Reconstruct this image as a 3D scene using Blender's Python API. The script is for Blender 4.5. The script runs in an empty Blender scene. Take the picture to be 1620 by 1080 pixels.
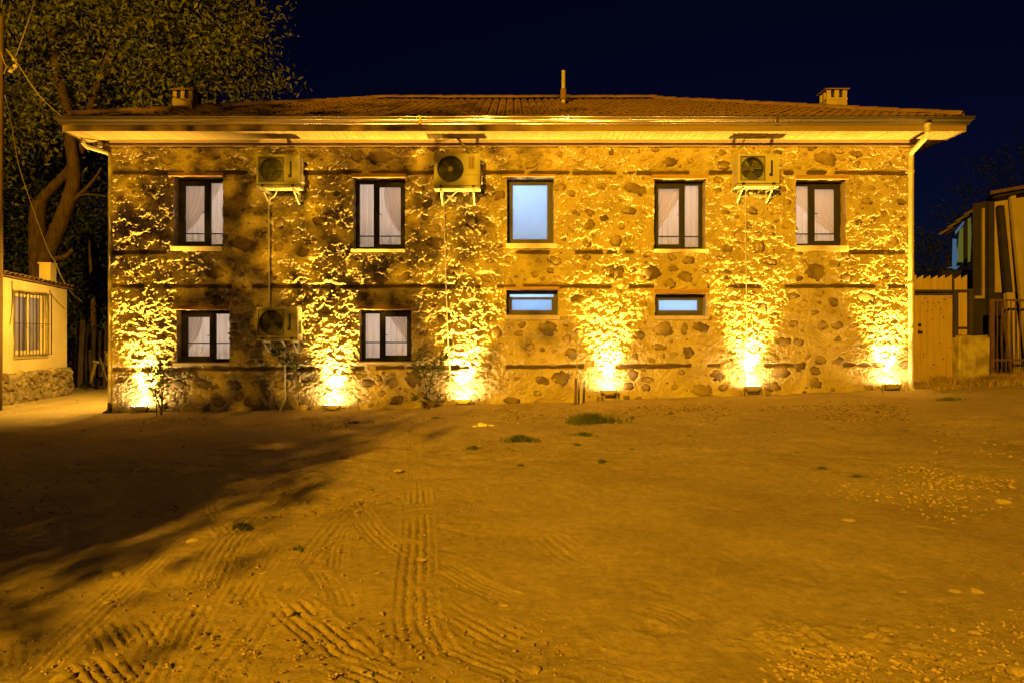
import bpy, bmesh, math, random
import numpy as np
from mathutils import Vector, Matrix, Euler

R = math.radians
rnd = random.Random(11)
nr = np.random.RandomState(5)
scene = bpy.context.scene
COL = scene.collection

# ------------------------------------------------------------------ camera, sky, sun, exposure
D0 = 15.7          # metres from the camera to the facade plane (y = 0)
EYE = 1.6
FPX = 1080.0       # focal length in photo pixels (24 mm on 36 mm)
cam_data = bpy.data.cameras.new('camera')
cam = bpy.data.objects.new('camera', cam_data)
COL.objects.link(cam)
cam.location = (0, -D0, EYE)
cam.rotation_euler = (R(90), 0, 0)
cam_data.sensor_width = 36
cam_data.lens = 24
cam_data.shift_y = -10.0 / 1620.0
cam_data.clip_end = 1000
scene.camera = cam

world = bpy.data.worlds.new('World')
scene.world = world
world.use_nodes = True
wn = world.node_tree.nodes
wl = world.node_tree.links
wn.clear()
w_out = wn.new('ShaderNodeOutputWorld')
w_bg = wn.new('ShaderNodeBackground')
w_sky = wn.new('ShaderNodeTexSky')
w_sky.sky_type = 'NISHITA'
w_sky.sun_disc = False
w_sky.sun_elevation = R(-4.0)
w_sky.sun_rotation = R(20)
w_sky.air_density = 1.0
w_sky.dust_density = 0.3
w_sky.ozone_density = 4.0
w_tint = wn.new('ShaderNodeMix')
w_tint.data_type = 'RGBA'
w_tint.blend_type = 'MULTIPLY'
w_tint.inputs[0].default_value = 1.0
w_tint.inputs[7].default_value = (0.55, 0.62, 1.0, 1)
wl.new(w_sky.outputs[0], w_tint.inputs[6])
wl.new(w_tint.outputs[2], w_bg.inputs[0])
w_bg.inputs[1].default_value = 0.13
wl.new(w_bg.outputs[0], w_out.inputs[0])

sun_data = bpy.data.lights.new('moon_sun', 'SUN')
sun_data.energy = 0.015
sun_data.angle = R(0.5)
sun_data.color = (0.6, 0.75, 1.0)
sun = bpy.data.objects.new('moon_sun', sun_data)
COL.objects.link(sun)
sun.rotation_euler = (R(40), 0, R(-20))

scene.view_settings.view_transform = 'Standard'
scene.view_settings.look = 'None'
scene.view_settings.exposure = 0.0
scene.view_settings.gamma = 1.0
scene.view_settings.use_curve_mapping = False
scene.cycles.use_denoising = True
try:
    scene.cycles.denoiser = 'OPENIMAGEDENOISE'
except Exception:
    pass
scene.cycles.max_bounces = 6
scene.cycles.diffuse_bounces = 3
scene.cycles.glossy_bounces = 2
scene.cycles.transmission_bounces = 4
scene.cycles.transparent_max_bounces = 8
scene.cycles.sample_clamp_indirect = 4.0
scene.cycles.caustics_reflective = False
scene.cycles.caustics_refractive = False

STREET = (1.0, 0.465, 0.006)     # sodium street light
FLOOD = (1.0, 0.55, 0.055)       # warm wall washers
P_STREET = 94000.0
P_FLOOD = 7400.0
P_ROOM = 34.0
P_BATH = 42.0


def PX(px, py, y):
    """World point on the plane at depth y that the photo pixel px, py looks at."""
    d = D0 + y
    return Vector(((px - 810) / FPX * d, y, EYE - (py - 530) / FPX * d))


# ------------------------------------------------------------------ noise
def _hash(ix, iy, seed):
    h = (ix * 374761393 + iy * 668265263 + seed * 974634777) & 0xFFFFFFFF
    h = ((h ^ (h >> 13)) * 1274126177) & 0xFFFFFFFF
    return h ^ (h >> 16)


def pn(x, y, seed=0):
    x = np.asarray(x, dtype=np.float64)
    y = np.asarray(y, dtype=np.float64)
    ix = np.floor(x).astype(np.int64)
    iy = np.floor(y).astype(np.int64)
    fx = x - ix
    fy = y - iy
    u = fx * fx * fx * (fx * (fx * 6 - 15) + 10)
    v = fy * fy * fy * (fy * (fy * 6 - 15) + 10)

    def g(dx, dy):
        a = (_hash(ix + dx, iy + dy, seed) & 0xFFFF) / 65536.0 * 2 * math.pi
        return np.cos(a) * (fx - dx) + np.sin(a) * (fy - dy)
    return 1.4 * ((g(0, 0) * (1 - u) + g(1, 0) * u) * (1 - v) + (g(0, 1) * (1 - u) + g(1, 1) * u) * v)


def fbm(x, y, octaves=4, seed=0, gain=0.5):
    t = 0.0
    a = 1.0
    for k in range(octaves):
        t = t + a * pn(x, y, seed + k * 17)
        x = x * 2.03 + 3.1
        y = y * 2.03 + 1.7
        a *= gain
    return t


def sstep(a, b, x):
    t = np.clip((x - a) / (b - a), 0, 1)
    return t * t * (3 - 2 * t)


# ------------------------------------------------------------------ materials
MATS = {}


def new_mat(name):
    m = bpy.data.materials.new(name)
    m.use_nodes = True
    nt = m.node_tree
    nt.nodes.clear()
    out = nt.nodes.new('ShaderNodeOutputMaterial')
    return m, nt, out


def mat(name, c1, c2=None, scale=4.0, rough=0.8, bump=0.0, bump_scale=40.0, metallic=0.0, detail=6.0, lo=0.35, hi=0.65,
        coord='Object', stretch=(1, 1, 1), spec=0.3, bump_dist=0.01):
    m, nt, out = new_mat(name)
    n = nt.nodes
    l = nt.links
    b = n.new('ShaderNodeBsdfPrincipled')
    b.inputs['Roughness'].default_value = rough
    b.inputs['Metallic'].default_value = metallic
    b.inputs['Specular IOR Level'].default_value = spec
    if coord == 'Position':
        g = n.new('ShaderNodeNewGeometry')
        vec = g.outputs['Position']
    else:
        tc = n.new('ShaderNodeTexCoord')
        vec = tc.outputs[coord]
    mp = n.new('ShaderNodeMapping')
    mp.inputs['Scale'].default_value = stretch
    l.new(vec, mp.inputs[0])
    if c2 is None:
        c2 = tuple(x * 0.8 for x in c1)
    nz = n.new('ShaderNodeTexNoise')
    nz.inputs['Scale'].default_value = scale
    nz.inputs['Detail'].default_value = detail
    l.new(mp.outputs[0], nz.inputs['Vector'])
    cr = n.new('ShaderNodeValToRGB')
    cr.color_ramp.elements[0].position = lo
    cr.color_ramp.elements[1].position = hi
    cr.color_ramp.elements[0].color = (*c1, 1)
    cr.color_ramp.elements[1].color = (*c2, 1)
    l.new(nz.outputs[0], cr.inputs[0])
    l.new(cr.outputs[0], b.inputs['Base Color'])
    if bump > 0:
        nb = n.new('ShaderNodeTexNoise')
        nb.inputs['Scale'].default_value = bump_scale
        nb.inputs['Detail'].default_value = 5
        l.new(mp.outputs[0], nb.inputs['Vector'])
        bp = n.new('ShaderNodeBump')
        bp.inputs['Strength'].default_value = bump
        bp.inputs['Distance'].default_value = bump_dist
        l.new(nb.outputs[0], bp.inputs['Height'])
        l.new(bp.outputs[0], b.inputs['Normal'])
    l.new(b.outputs[0], out.inputs[0])
    MATS[name] = m
    return m


def leaf_mat(name, c1, c2, trans=0.3):
    m, nt, out = new_mat(name)
    n = nt.nodes
    l = nt.links
    g = n.new('ShaderNodeNewGeometry')
    nz = n.new('ShaderNodeTexNoise')
    nz.inputs['Scale'].default_value = 1.3
    nz.inputs['Detail'].default_value = 5
    l.new(g.outputs['Position'], nz.inputs['Vector'])
    mx = n.new('ShaderNodeMath')
    mx.operation = 'ADD'
    l.new(nz.outputs[0], mx.inputs[0])
    sc = n.new('ShaderNodeMath')
    sc.operation = 'MULTIPLY'
    sc.inputs[1].default_value = 0.5
    l.new(g.outputs['Random Per Island'], sc.inputs[0])
    l.new(sc.outputs[0], mx.inputs[1])
    cr = n.new('ShaderNodeValToRGB')
    cr.color_ramp.elements[0].position = 0.45
    cr.color_ramp.elements[1].position = 1.0
    cr.color_ramp.elements[0].color = (*c1, 1)
    cr.color_ramp.elements[1].color = (*c2, 1)
    l.new(mx.outputs[0], cr.inputs[0])
    d = n.new('ShaderNodeBsdfPrincipled')
    d.inputs['Roughness'].default_value = 0.55
    d.inputs['Specular IOR Level'].default_value = 0.25
    t = n.new('ShaderNodeBsdfTranslucent')
    l.new(cr.outputs[0], d.inputs['Base Color'])
    l.new(cr.outputs[0], t.inputs[0])
    ms = n.new('ShaderNodeMixShader')
    ms.inputs[0].default_value = trans
    l.new(d.outputs[0], ms.inputs[1])
    l.new(t.outputs[0], ms.inputs[2])
    l.new(ms.outputs[0], out.inputs[0])
    MATS[name] = m
    return m


def glass_mat(name):
    m, nt, out = new_mat(name)
    n = nt.nodes
    l = nt.links
    tr = n.new('ShaderNodeBsdfTransparent')
    tr.inputs[0].default_value = (0.94, 0.94, 0.94, 1)
    gl = n.new('ShaderNodeBsdfGlossy')
    gl.inputs['Roughness'].default_value = 0.03
    lw = n.new('ShaderNodeLayerWeight')
    pw = n.new('ShaderNodeMath')
    pw.operation = 'POWER'
    pw.inputs[1].default_value = 5.0
    l.new(lw.outputs['Facing'], pw.inputs[0])
    fr = n.new('ShaderNodeMath')
    fr.operation = 'MULTIPLY_ADD'
    fr.inputs[1].default_value = 0.9
    fr.inputs[2].default_value = 0.03
    l.new(pw.outputs[0], fr.inputs[0])
    ms = n.new('ShaderNodeMixShader')
    l.new(fr.outputs[0], ms.inputs[0])
    l.new(tr.outputs[0], ms.inputs[1])
    l.new(gl.outputs[0], ms.inputs[2])
    l.new(ms.outputs[0], out.inputs[0])
    MATS[name] = m


def sheer_mat(name, col, trans, wave=0.0, rough=0.9):
    """Cloth or frosted glass: lit from the room behind by translucency."""
    m, nt, out = new_mat(name)
    n = nt.nodes
    l = nt.links
    d = n.new('ShaderNodeBsdfDiffuse')
    t = n.new('ShaderNodeBsdfTranslucent')
    for s in (d, t):
        s.inputs[0].default_value = (*col, 1)
    if wave > 0:
        tc = n.new('ShaderNodeTexCoord')
        mp = n.new('ShaderNodeMapping')
        mp.inputs['Scale'].default_value = (60, 60, 60)
        l.new(tc.outputs['Object'], mp.inputs[0])
        nz = n.new('ShaderNodeTexNoise')
        nz.inputs['Scale'].default_value = wave
        l.new(mp.outputs[0], nz.inputs['Vector'])
        bp = n.new('ShaderNodeBump')
        bp.inputs['Strength'].default_value = 0.3
        bp.inputs['Distance'].default_value = 0.003
        l.new(nz.outputs[0], bp.inputs['Height'])
        l.new(bp.outputs[0], d.inputs['Normal'])
    ms = n.new('ShaderNodeMixShader')
    ms.inputs[0].default_value = trans
    l.new(d.outputs[0], ms.inputs[1])
    l.new(t.outputs[0], ms.inputs[2])
    l.new(ms.outputs[0], out.inputs[0])
    MATS[name] = m


def emit_mat(name, col, strength):
    m, nt, out = new_mat(name)
    e = nt.nodes.new('ShaderNodeEmission')
    e.inputs[0].default_value = (*col, 1)
    e.inputs[1].default_value = strength
    nt.links.new(e.outputs[0], out.inputs[0])
    MATS[name] = m


mat('mortar', (0.50, 0.42, 0.305), (0.35, 0.285, 0.195), scale=1.6, rough=0.95, bump=1.0, bump_scale=34, coord='Position', lo=0.36, hi=0.68, bump_dist=0.022)
mat('field_stone', (0.12, 0.086, 0.053), (0.36, 0.275, 0.175), scale=2.0, rough=0.9, bump=0.9, bump_scale=45, coord='Position', lo=0.38, hi=0.68, bump_dist=0.012)
mat('pale_stone', (0.15, 0.11, 0.068), (0.46, 0.365, 0.245), scale=2.6, rough=0.9, bump=0.9, bump_scale=45, coord='Position', lo=0.36, hi=0.62, bump_dist=0.012)
mat('old_timber', (0.06, 0.04, 0.026), (0.12, 0.08, 0.05), scale=3, rough=0.9, bump=0.7, bump_scale=18, coord='Position', stretch=(0.6, 6, 9))
mat('lintel_wood', (0.30, 0.17, 0.075), (0.42, 0.26, 0.13), scale=2.5, rough=0.75, bump=0.3, bump_scale=14, coord='Position', stretch=(0.6, 8, 12))
mat('reveal_plaster', (0.50, 0.42, 0.30), (0.38, 0.31, 0.21), scale=3, rough=0.95, bump=0.5, bump_scale=30, coord='Position')
mat('side_wall', (0.36, 0.29, 0.2), (0.16, 0.12, 0.085), scale=2.2, rough=0.95, bump=0.8, bump_scale=10, coord='Position')
mat('dark_frame', (0.022, 0.02, 0.022), (0.03, 0.028, 0.03), scale=5, rough=0.6, spec=0.2)
mat('grey_frame', (0.075, 0.072, 0.075), (0.09, 0.088, 0.09), scale=5, rough=0.6, spec=0.2)
glass_mat('window_glass')
sheer_mat('curtain_cloth', (0.86, 0.80, 0.76), 0.74, 1.0)
sheer_mat('lace', (0.95, 0.93, 0.9), 0.75)
sheer_mat('frosted_glass', (0.86, 0.92, 0.98), 0.975)
mat('room_paint', (0.7, 0.66, 0.6), (0.66, 0.62, 0.56), scale=2)
mat('unit_enamel', (0.5, 0.47, 0.4), (0.44, 0.41, 0.35), scale=3, rough=0.45, spec=0.4)
mat('unit_dark', (0.018, 0.018, 0.018), (0.03, 0.03, 0.03), scale=6, rough=0.5)
mat('unit_grille', (0.32, 0.31, 0.28), (0.38, 0.36, 0.32), scale=6, rough=0.5)
mat('unit_fan', (0.12, 0.12, 0.115), (0.16, 0.16, 0.15), scale=6, rough=0.45)
mat('maker_plate', (0.42, 0.09, 0.05), (0.36, 0.10, 0.06), scale=9, rough=0.5)
mat('galvanised', (0.55, 0.53, 0.48), (0.42, 0.4, 0.36), scale=8, rough=0.5, metallic=0.25)
mat('white_plastic', (0.5, 0.46, 0.38), (0.42, 0.38, 0.31), scale=5, rough=0.5)
mat('roof_tile', (0.115, 0.068, 0.04), (0.18, 0.108, 0.064), scale=2.6, rough=0.85, bump=0.4, bump_scale=30, coord='Position', lo=0.3, hi=0.7)
mat('ridge_cap', (0.15, 0.09, 0.05), (0.22, 0.135, 0.08), scale=2, rough=0.85, bump=0.4, bump_scale=25, coord='Position')
mat('gutter_metal', (0.42, 0.33, 0.23), (0.48, 0.38, 0.27), scale=1.5, rough=0.22, metallic=0.85, spec=0.5, coord='Position', stretch=(0.3, 1, 1))
mat('fascia_wood', (0.28, 0.2, 0.12), (0.22, 0.15, 0.085), scale=2, rough=0.7, coord='Position', stretch=(0.3, 4, 6))
mat('soffit_board', (0.36, 0.28, 0.17), (0.30, 0.225, 0.13), scale=1.6, rough=0.7, bump=0.15, bump_scale=12, coord='Position', stretch=(4, 0.6, 1))
mat('chimney_render', (0.42, 0.34, 0.24), (0.34, 0.27, 0.18), scale=3, rough=0.9, bump=0.3)
mat('soot', (0.012, 0.01, 0.009), (0.02, 0.018, 0.015))
mat('lamp_housing', (0.4, 0.36, 0.3), (0.46, 0.41, 0.34), scale=8, rough=0.4, metallic=0.3)
emit_mat('lamp_lens', (1.0, 0.62, 0.16), 330.0)
mat('black_rubber', (0.015, 0.014, 0.013), (0.022, 0.02, 0.018), rough=0.6)
mat('annex_plaster', (0.62, 0.52, 0.38), (0.52, 0.42, 0.29), scale=1.4, rough=0.92, bump=0.25, bump_scale=25, coord='Position')
mat('rubble_plinth', (0.33, 0.27, 0.19), (0.16, 0.125, 0.085), scale=6, rough=0.95, bump=1.0, bump_scale=14, coord='Position', bump_dist=0.03)
mat('annex_frame', (0.6, 0.52, 0.4), (0.55, 0.47, 0.36), scale=4, rough=0.6)
mat('iron', (0.055, 0.035, 0.028), (0.085, 0.05, 0.036), scale=9, rough=0.7, metallic=0.3)
mat('pole_wood', (0.17, 0.11, 0.065), (0.11, 0.07, 0.04), scale=3, rough=0.9, bump=0.5, bump_scale=10, stretch=(8, 8, 0.7))
mat('wire', (0.3, 0.26, 0.22), (0.25, 0.21, 0.17))
mat('dark_wire', (0.05, 0.045, 0.04), (0.04, 0.035, 0.03))
mat('bark', (0.10, 0.065, 0.04), (0.045, 0.03, 0.02), scale=3.5, rough=0.95, bump=1.0, bump_scale=9, coord='Position', stretch=(3, 3, 0.9), bump_dist=0.03)
leaf_mat('tree_leaf', (0.08, 0.105, 0.018), (0.28, 0.29, 0.06), 0.4)
leaf_mat('dark_leaf', (0.022, 0.034, 0.01), (0.05, 0.065, 0.02), 0.2)
leaf_mat('young_leaf', (0.07, 0.10, 0.022), (0.13, 0.15, 0.04))
leaf_mat('grass_blade', (0.08, 0.11, 0.03), (0.15, 0.17, 0.05))
leaf_mat('dry_blade', (0.34, 0.25, 0.11), (0.55, 0.42, 0.2), 0.25)
mat('stake', (0.42, 0.34, 0.22), (0.3, 0.23, 0.14), scale=6, stretch=(5, 5, 0.6))
mat('pine_board', (0.42, 0.31, 0.17), (0.35, 0.25, 0.13), scale=2.2, rough=0.7, bump=0.15, bump_scale=12, stretch=(7, 7, 0.55))
mat('knot', (0.14, 0.07, 0.03), (0.2, 0.1, 0.045), scale=12)
mat('gate_steel', (0.045, 0.04, 0.038), (0.06, 0.052, 0.048), rough=0.5, metallic=0.2)
mat('pillar_concrete', (0.42, 0.36, 0.26), (0.22, 0.18, 0.12), scale=3.2, rough=0.95, bump=0.6, bump_scale=14, lo=0.4, hi=0.6)
mat('rust_paint', (0.08, 0.045, 0.03), (0.12, 0.07, 0.045), scale=9, rough=0.75)
mat('cream_panel', (0.36, 0.29, 0.19), (0.3, 0.235, 0.145), scale=1.4, rough=0.85)
mat('black_board', (0.02, 0.016, 0.013), (0.03, 0.024, 0.018), scale=3, rough=0.8)
mat('loose_rock', (0.46, 0.38, 0.27), (0.30, 0.24, 0.16), scale=9, rough=0.95, bump=0.6, bump_scale=30)
mat('gravel', (0.44, 0.35, 0.24), (0.30, 0.23, 0.15), scale=7, rough=0.95, coord='Position')
mat('dry_straw', (0.55, 0.44, 0.26), (0.45, 0.34, 0.18), scale=5, rough=0.9, coord='Position')
mat('leaf_litter', (0.2, 0.14, 0.075), (0.1, 0.07, 0.04), scale=5, rough=0.9, coord='Position')
mat('white_scrap', (0.7, 0.66, 0.6), (0.6, 0.55, 0.48), scale=9)
mat('weathered_board', (0.12, 0.095, 0.075), (0.2, 0.16, 0.125), scale=4, rough=0.9, stretch=(6, 6, 0.7))
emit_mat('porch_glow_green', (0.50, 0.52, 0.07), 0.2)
emit_mat('porch_glow_blue', (0.22, 0.42, 0.72), 0.26)  # blue lamplight on the veranda cloth and bench, put in as emission


def ground_material():
    m, nt, out = new_mat('dirt')
    n = nt.nodes
    l = nt.links
    g = n.new('ShaderNodeNewGeometry')
    b = n.new('ShaderNodeBsdfPrincipled')
    b.inputs['Roughness'].default_value = 0.95
    b.inputs['Specular IOR Level'].default_value = 0.15

    def noise(scale, detail=6, rough=0.55):
        z = n.new('ShaderNodeTexNoise')
        z.inputs['Scale'].default_value = scale
        z.inputs['Detail'].default_value = detail
        z.inputs['Roughness'].default_value = rough
        l.new(g.outputs['Position'], z.inputs['Vector'])
        return z

    def ramp(src, p0, c0, p1, c1):
        r = n.new('ShaderNodeValToRGB')
        r.color_ramp.elements[0].position = p0
        r.color_ramp.elements[1].position = p1
        r.color_ramp.elements[0].color = (*c0, 1)
        r.color_ramp.elements[1].color = (*c1, 1)
        l.new(src.outputs[0], r.inputs[0])
        return r
    big = ramp(noise(0.55), 0.35, (0.47, 0.38, 0.26), 0.68, (0.38, 0.30, 0.195))
    fine = ramp(noise(14, 10, 0.75), 0.32, (0.66, 0.66, 0.66), 0.7, (1.12, 1.12, 1.12))
    mul = n.new('ShaderNodeMix')
    mul.data_type = 'RGBA'
    mul.blend_type = 'MULTIPLY'
    mul.inputs[0].default_value = 1
    l.new(big.outputs[0], mul.inputs[6])
    l.new(fine.outputs[0], mul.inputs[7])
    # darker humus and trodden leaf soil in scattered patches
    pat = ramp(noise(0.9, 9, 0.72), 0.52, (0, 0, 0), 0.72, (1, 1, 1))
    mx = n.new('ShaderNodeMix')
    mx.data_type = 'RGBA'
    mx.inputs[7].default_value = (0.22, 0.165, 0.10, 1)
    l.new(mul.outputs[2], mx.inputs[6])
    dm = n.new('ShaderNodeMath')
    dm.operation = 'MULTIPLY'
    dm.inputs[1].default_value = 0.55
    l.new(pat.outputs[0], dm.inputs[0])
    l.new(dm.outputs[0], mx.inputs[0])
    l.new(mx.outputs[2], b.inputs['Base Color'])
    h1 = noise(28, 8, 0.65)
    h2 = noise(150, 4, 0.6)
    ad = n.new('ShaderNodeMath')
    ad.operation = 'MULTIPLY_ADD'
    ad.inputs[1].default_value = 0.35
    l.new(h2.outputs[0], ad.inputs[0])
    l.new(h1.outputs[0], ad.inputs[2])
    bp = n.new('ShaderNodeBump')
    bp.inputs['Strength'].default_value = 0.9
    bp.inputs['Distance'].default_value = 0.012
    l.new(ad.outputs[0], bp.inputs['Height'])
    l.new(bp.outputs[0], b.inputs['Normal'])
    l.new(b.outputs[0], out.inputs[0])
    MATS['dirt'] = m


ground_material()


# ------------------------------------------------------------------ mesh helpers
def tag(o, label=None, cat=None, group=None, kind=None):
    if label:
        o['label'] = label
    if cat:
        o['category'] = cat
    if group:
        o['group'] = group
    if kind:
        o['kind'] = kind
    return o


def empty(name, loc=(0, 0, 0), rz=0.0, parent=None):
    o = bpy.data.objects.new(name, None)
    o.empty_display_size = 0.2
    COL.objects.link(o)
    o.location = loc
    o.rotation_euler = (0, 0, rz)
    o.parent = parent
    return o


def place(name, me, m=None, parent=None, loc=None, rot=None, scale=None):
    o = bpy.data.objects.new(name, me)
    COL.objects.link(o)
    if m is not None and not me.materials:
        me.materials.append(MATS[m])
    o.parent = parent
    if loc is not None:
        o.location = loc
    if rot is not None:
        o.rotation_euler = rot
    if scale is not None:
        o.scale = scale
    return o


def np_mesh(name, verts, faces, smooth=False):
    """Mesh from numpy arrays; faces is an (n,3) or (n,4) int array."""
    me = bpy.data.meshes.new(name)
    verts = np.asarray(verts, dtype=np.float32)
    faces = np.asarray(faces, dtype=np.int32)
    k = faces.shape[1]
    me.vertices.add(len(verts))
    me.vertices.foreach_set('co', verts.ravel())
    me.loops.add(faces.size)
    me.loops.foreach_set('vertex_index', faces.ravel())
    me.polygons.add(len(faces))
    me.polygons.foreach_set('loop_start', np.arange(0, faces.size, k, dtype=np.int32))
    me.polygons.foreach_set('loop_total', np.full(len(faces), k, dtype=np.int32))
    if smooth:
        me.polygons.foreach_set('use_smooth', np.ones(len(faces), dtype=bool))
    me.update(calc_edges=True)
    return me


class MB:
    def __init__(self):
        self.v = []
        self.f = []

    def quad_faces(self, base, quads):
        for q in quads:
            self.f.append(tuple(base + i for i in q))

    def box(self, x0, x1, y0, y1, z0, z1):
        b = len(self.v)
        self.v += [(x0, y0, z0), (x1, y0, z0), (x1, y1, z0), (x0, y1, z0), (x0, y0, z1), (x1, y0, z1), (x1, y1, z1), (x0, y1, z1)]
        self.quad_faces(b, [(0, 3, 2, 1), (4, 5, 6, 7), (0, 1, 5, 4), (1, 2, 6, 5), (2, 3, 7, 6), (3, 0, 4, 7)])
        return self

    def hexa(self, pts):
        """Eight corners: bottom four then top four, both counter-clockwise from above."""
        b = len(self.v)
        self.v += [tuple(p) for p in pts]
        self.quad_faces(b, [(0, 3, 2, 1), (4, 5, 6, 7), (0, 1, 5, 4), (1, 2, 6, 5), (2, 3, 7, 6), (3, 0, 4, 7)])
        return self

    def bar(self, a, b_, w, h, up=(0, 0, 1)):
        a = Vector(a)
        b_ = Vector(b_)
        d = (b_ - a).normalized()
        upv = Vector(up)
        if abs(d.dot(upv)) > 0.98:
            upv = Vector((0, 1, 0))
        s = d.cross(upv).normalized()
        u = s.cross(d).normalized()
        base = len(self.v)
        for p in (a, b_):
            for (i, j) in ((-1, -1), (1, -1), (1, 1), (-1, 1)):
                self.v.append(tuple(p + s * (i * w / 2) + u * (j * h / 2)))
        self.quad_faces(base, [(0, 3, 2, 1), (4, 5, 6, 7), (0, 1, 5, 4), (1, 2, 6, 5), (2, 3, 7, 6), (3, 0, 4, 7)])
        return self

    def tube(self, pts, rad, n=8, cap=True):
        pts = [Vector(p) for p in pts]
        if not hasattr(rad, '__len__'):
            rad = [rad] * len(pts)
        base = len(self.v)
        ref = None
        for i, p in enumerate(pts):
            if i == 0:
                d = pts[1] - p
            elif i == len(pts) - 1:
                d = p - pts[i - 1]
            else:
                d = (pts[i + 1] - pts[i - 1])
            d.normalize()
            if ref is None:
                ref = d.orthogonal().normalized()
            ref = (ref - d * ref.dot(d)).normalized()
            s = d.cross(ref)
            for k in range(n):
                a = 2 * math.pi * k / n
                self.v.append(tuple(p + (ref * math.cos(a) + s * math.sin(a)) * rad[i]))
        for i in range(len(pts) - 1):
            for k in range(n):
                a = base + i * n + k
                b_ = base + i * n + (k + 1) % n
                self.f.append((a, b_, b_ + n, a + n))
        if cap:
            self.f.append(tuple(base + k for k in reversed(range(n))))
            self.f.append(tuple(base + (len(pts) - 1) * n + k for k in range(n)))
        return self

    def poly_prism(self, outline, axis_from, axis_to, axis='y'):
        """Extrude a closed 2-D outline along an axis."""
        n = len(outline)
        base = len(self.v)
        for t in (axis_from, axis_to):
            for (a, b_) in outline:
                if axis == 'y':
                    self.v.append((a, t, b_))
                elif axis == 'x':
                    self.v.append((t, a, b_))
                else:
                    self.v.append((a, b_, t))
        self.f.append(tuple(base + i for i in range(n)))
        self.f.append(tuple(base + n + i for i in reversed(range(n))))
        for i in range(n):
            j = (i + 1) % n
            self.f.append((base + i, base + n + i, base + n + j, base + j))
        return self

    def mesh(self, name, smooth=False, fix=True):
        me = bpy.data.meshes.new(name)
        me.from_pydata(self.v, [], self.f)
        if fix:
            bm = bmesh.new()
            bm.from_mesh(me)
            bmesh.ops.recalc_face_normals(bm, faces=bm.faces)
            bm.to_mesh(me)
            bm.free()
        if smooth:
            for p in me.polygons:
                p.use_smooth = True
        me.update()
        return me

    def build(self, name, m, parent=None, smooth=False, bevel=0.0, loc=None, rot=None):
        me = self.mesh(name, smooth)
        o = place(name, me, m, parent, loc, rot)
        if bevel > 0:
            bm = bmesh.new()
            bm.from_mesh(me)
            bmesh.ops.bevel(bm, geom=list(bm.edges), offset=bevel, segments=2, profile=0.6, affect='EDGES', clamp_overlap=True)
            bm.to_mesh(me)
            bm.free()
        return o


def bez(p0, p1, p2, n=10):
    p0, p1, p2 = Vector(p0), Vector(p1), Vector(p2)
    return [p0 * (1 - t) ** 2 + p1 * 2 * t * (1 - t) + p2 * t * t for t in [i / n for i in range(n + 1)]]


def smooth_path(pts, n=6):
    pts = [Vector(p) for p in pts]
    out = []
    for i in range(len(pts) - 1):
        a = pts[max(i - 1, 0)]
        b = pts[i]
        c = pts[i + 1]
        d = pts[min(i + 2, len(pts) - 1)]
        for k in range(n):
            t = k / n
            out.append(0.5 * ((2 * b) + (c - a) * t + (2 * a - 5 * b + 4 * c - d) * t * t + (3 * b - a - 3 * c + d) * t ** 3))
    out.append(pts[-1])
    return out


# ------------------------------------------------------------------ ground
GX = np.array([-60, -14, -9.2, -6, -2.3, -0.9, 1.3, 4.2, 7.1, 9.2, 11.5, 15, 60])
GZ = np.array([-0.1, -0.12, -0.21, -0.15, -0.11, 0.0, 0.035, 0.17, 0.25, 0.32, 0.45, 0.5, 0.5])


def gbase(x, y):
    w = 1 - sstep(-0.5, 10.5, -np.asarray(y, dtype=float))
    return np.interp(x, GX, GZ) * w


def gz(x, y):
    return float(gbase(np.array([x]), np.array([y]))[0])


def GP(px, py):
    """Ground point that photo pixel looks at."""
    z = 0.0
    for _ in range(12):
        d = (EYE - z) * FPX / max(py - 530, 1)
        x = (px - 810) / FPX * d
        y = d - D0
        z = gz(x, y)
    return (x, y, z)


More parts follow.
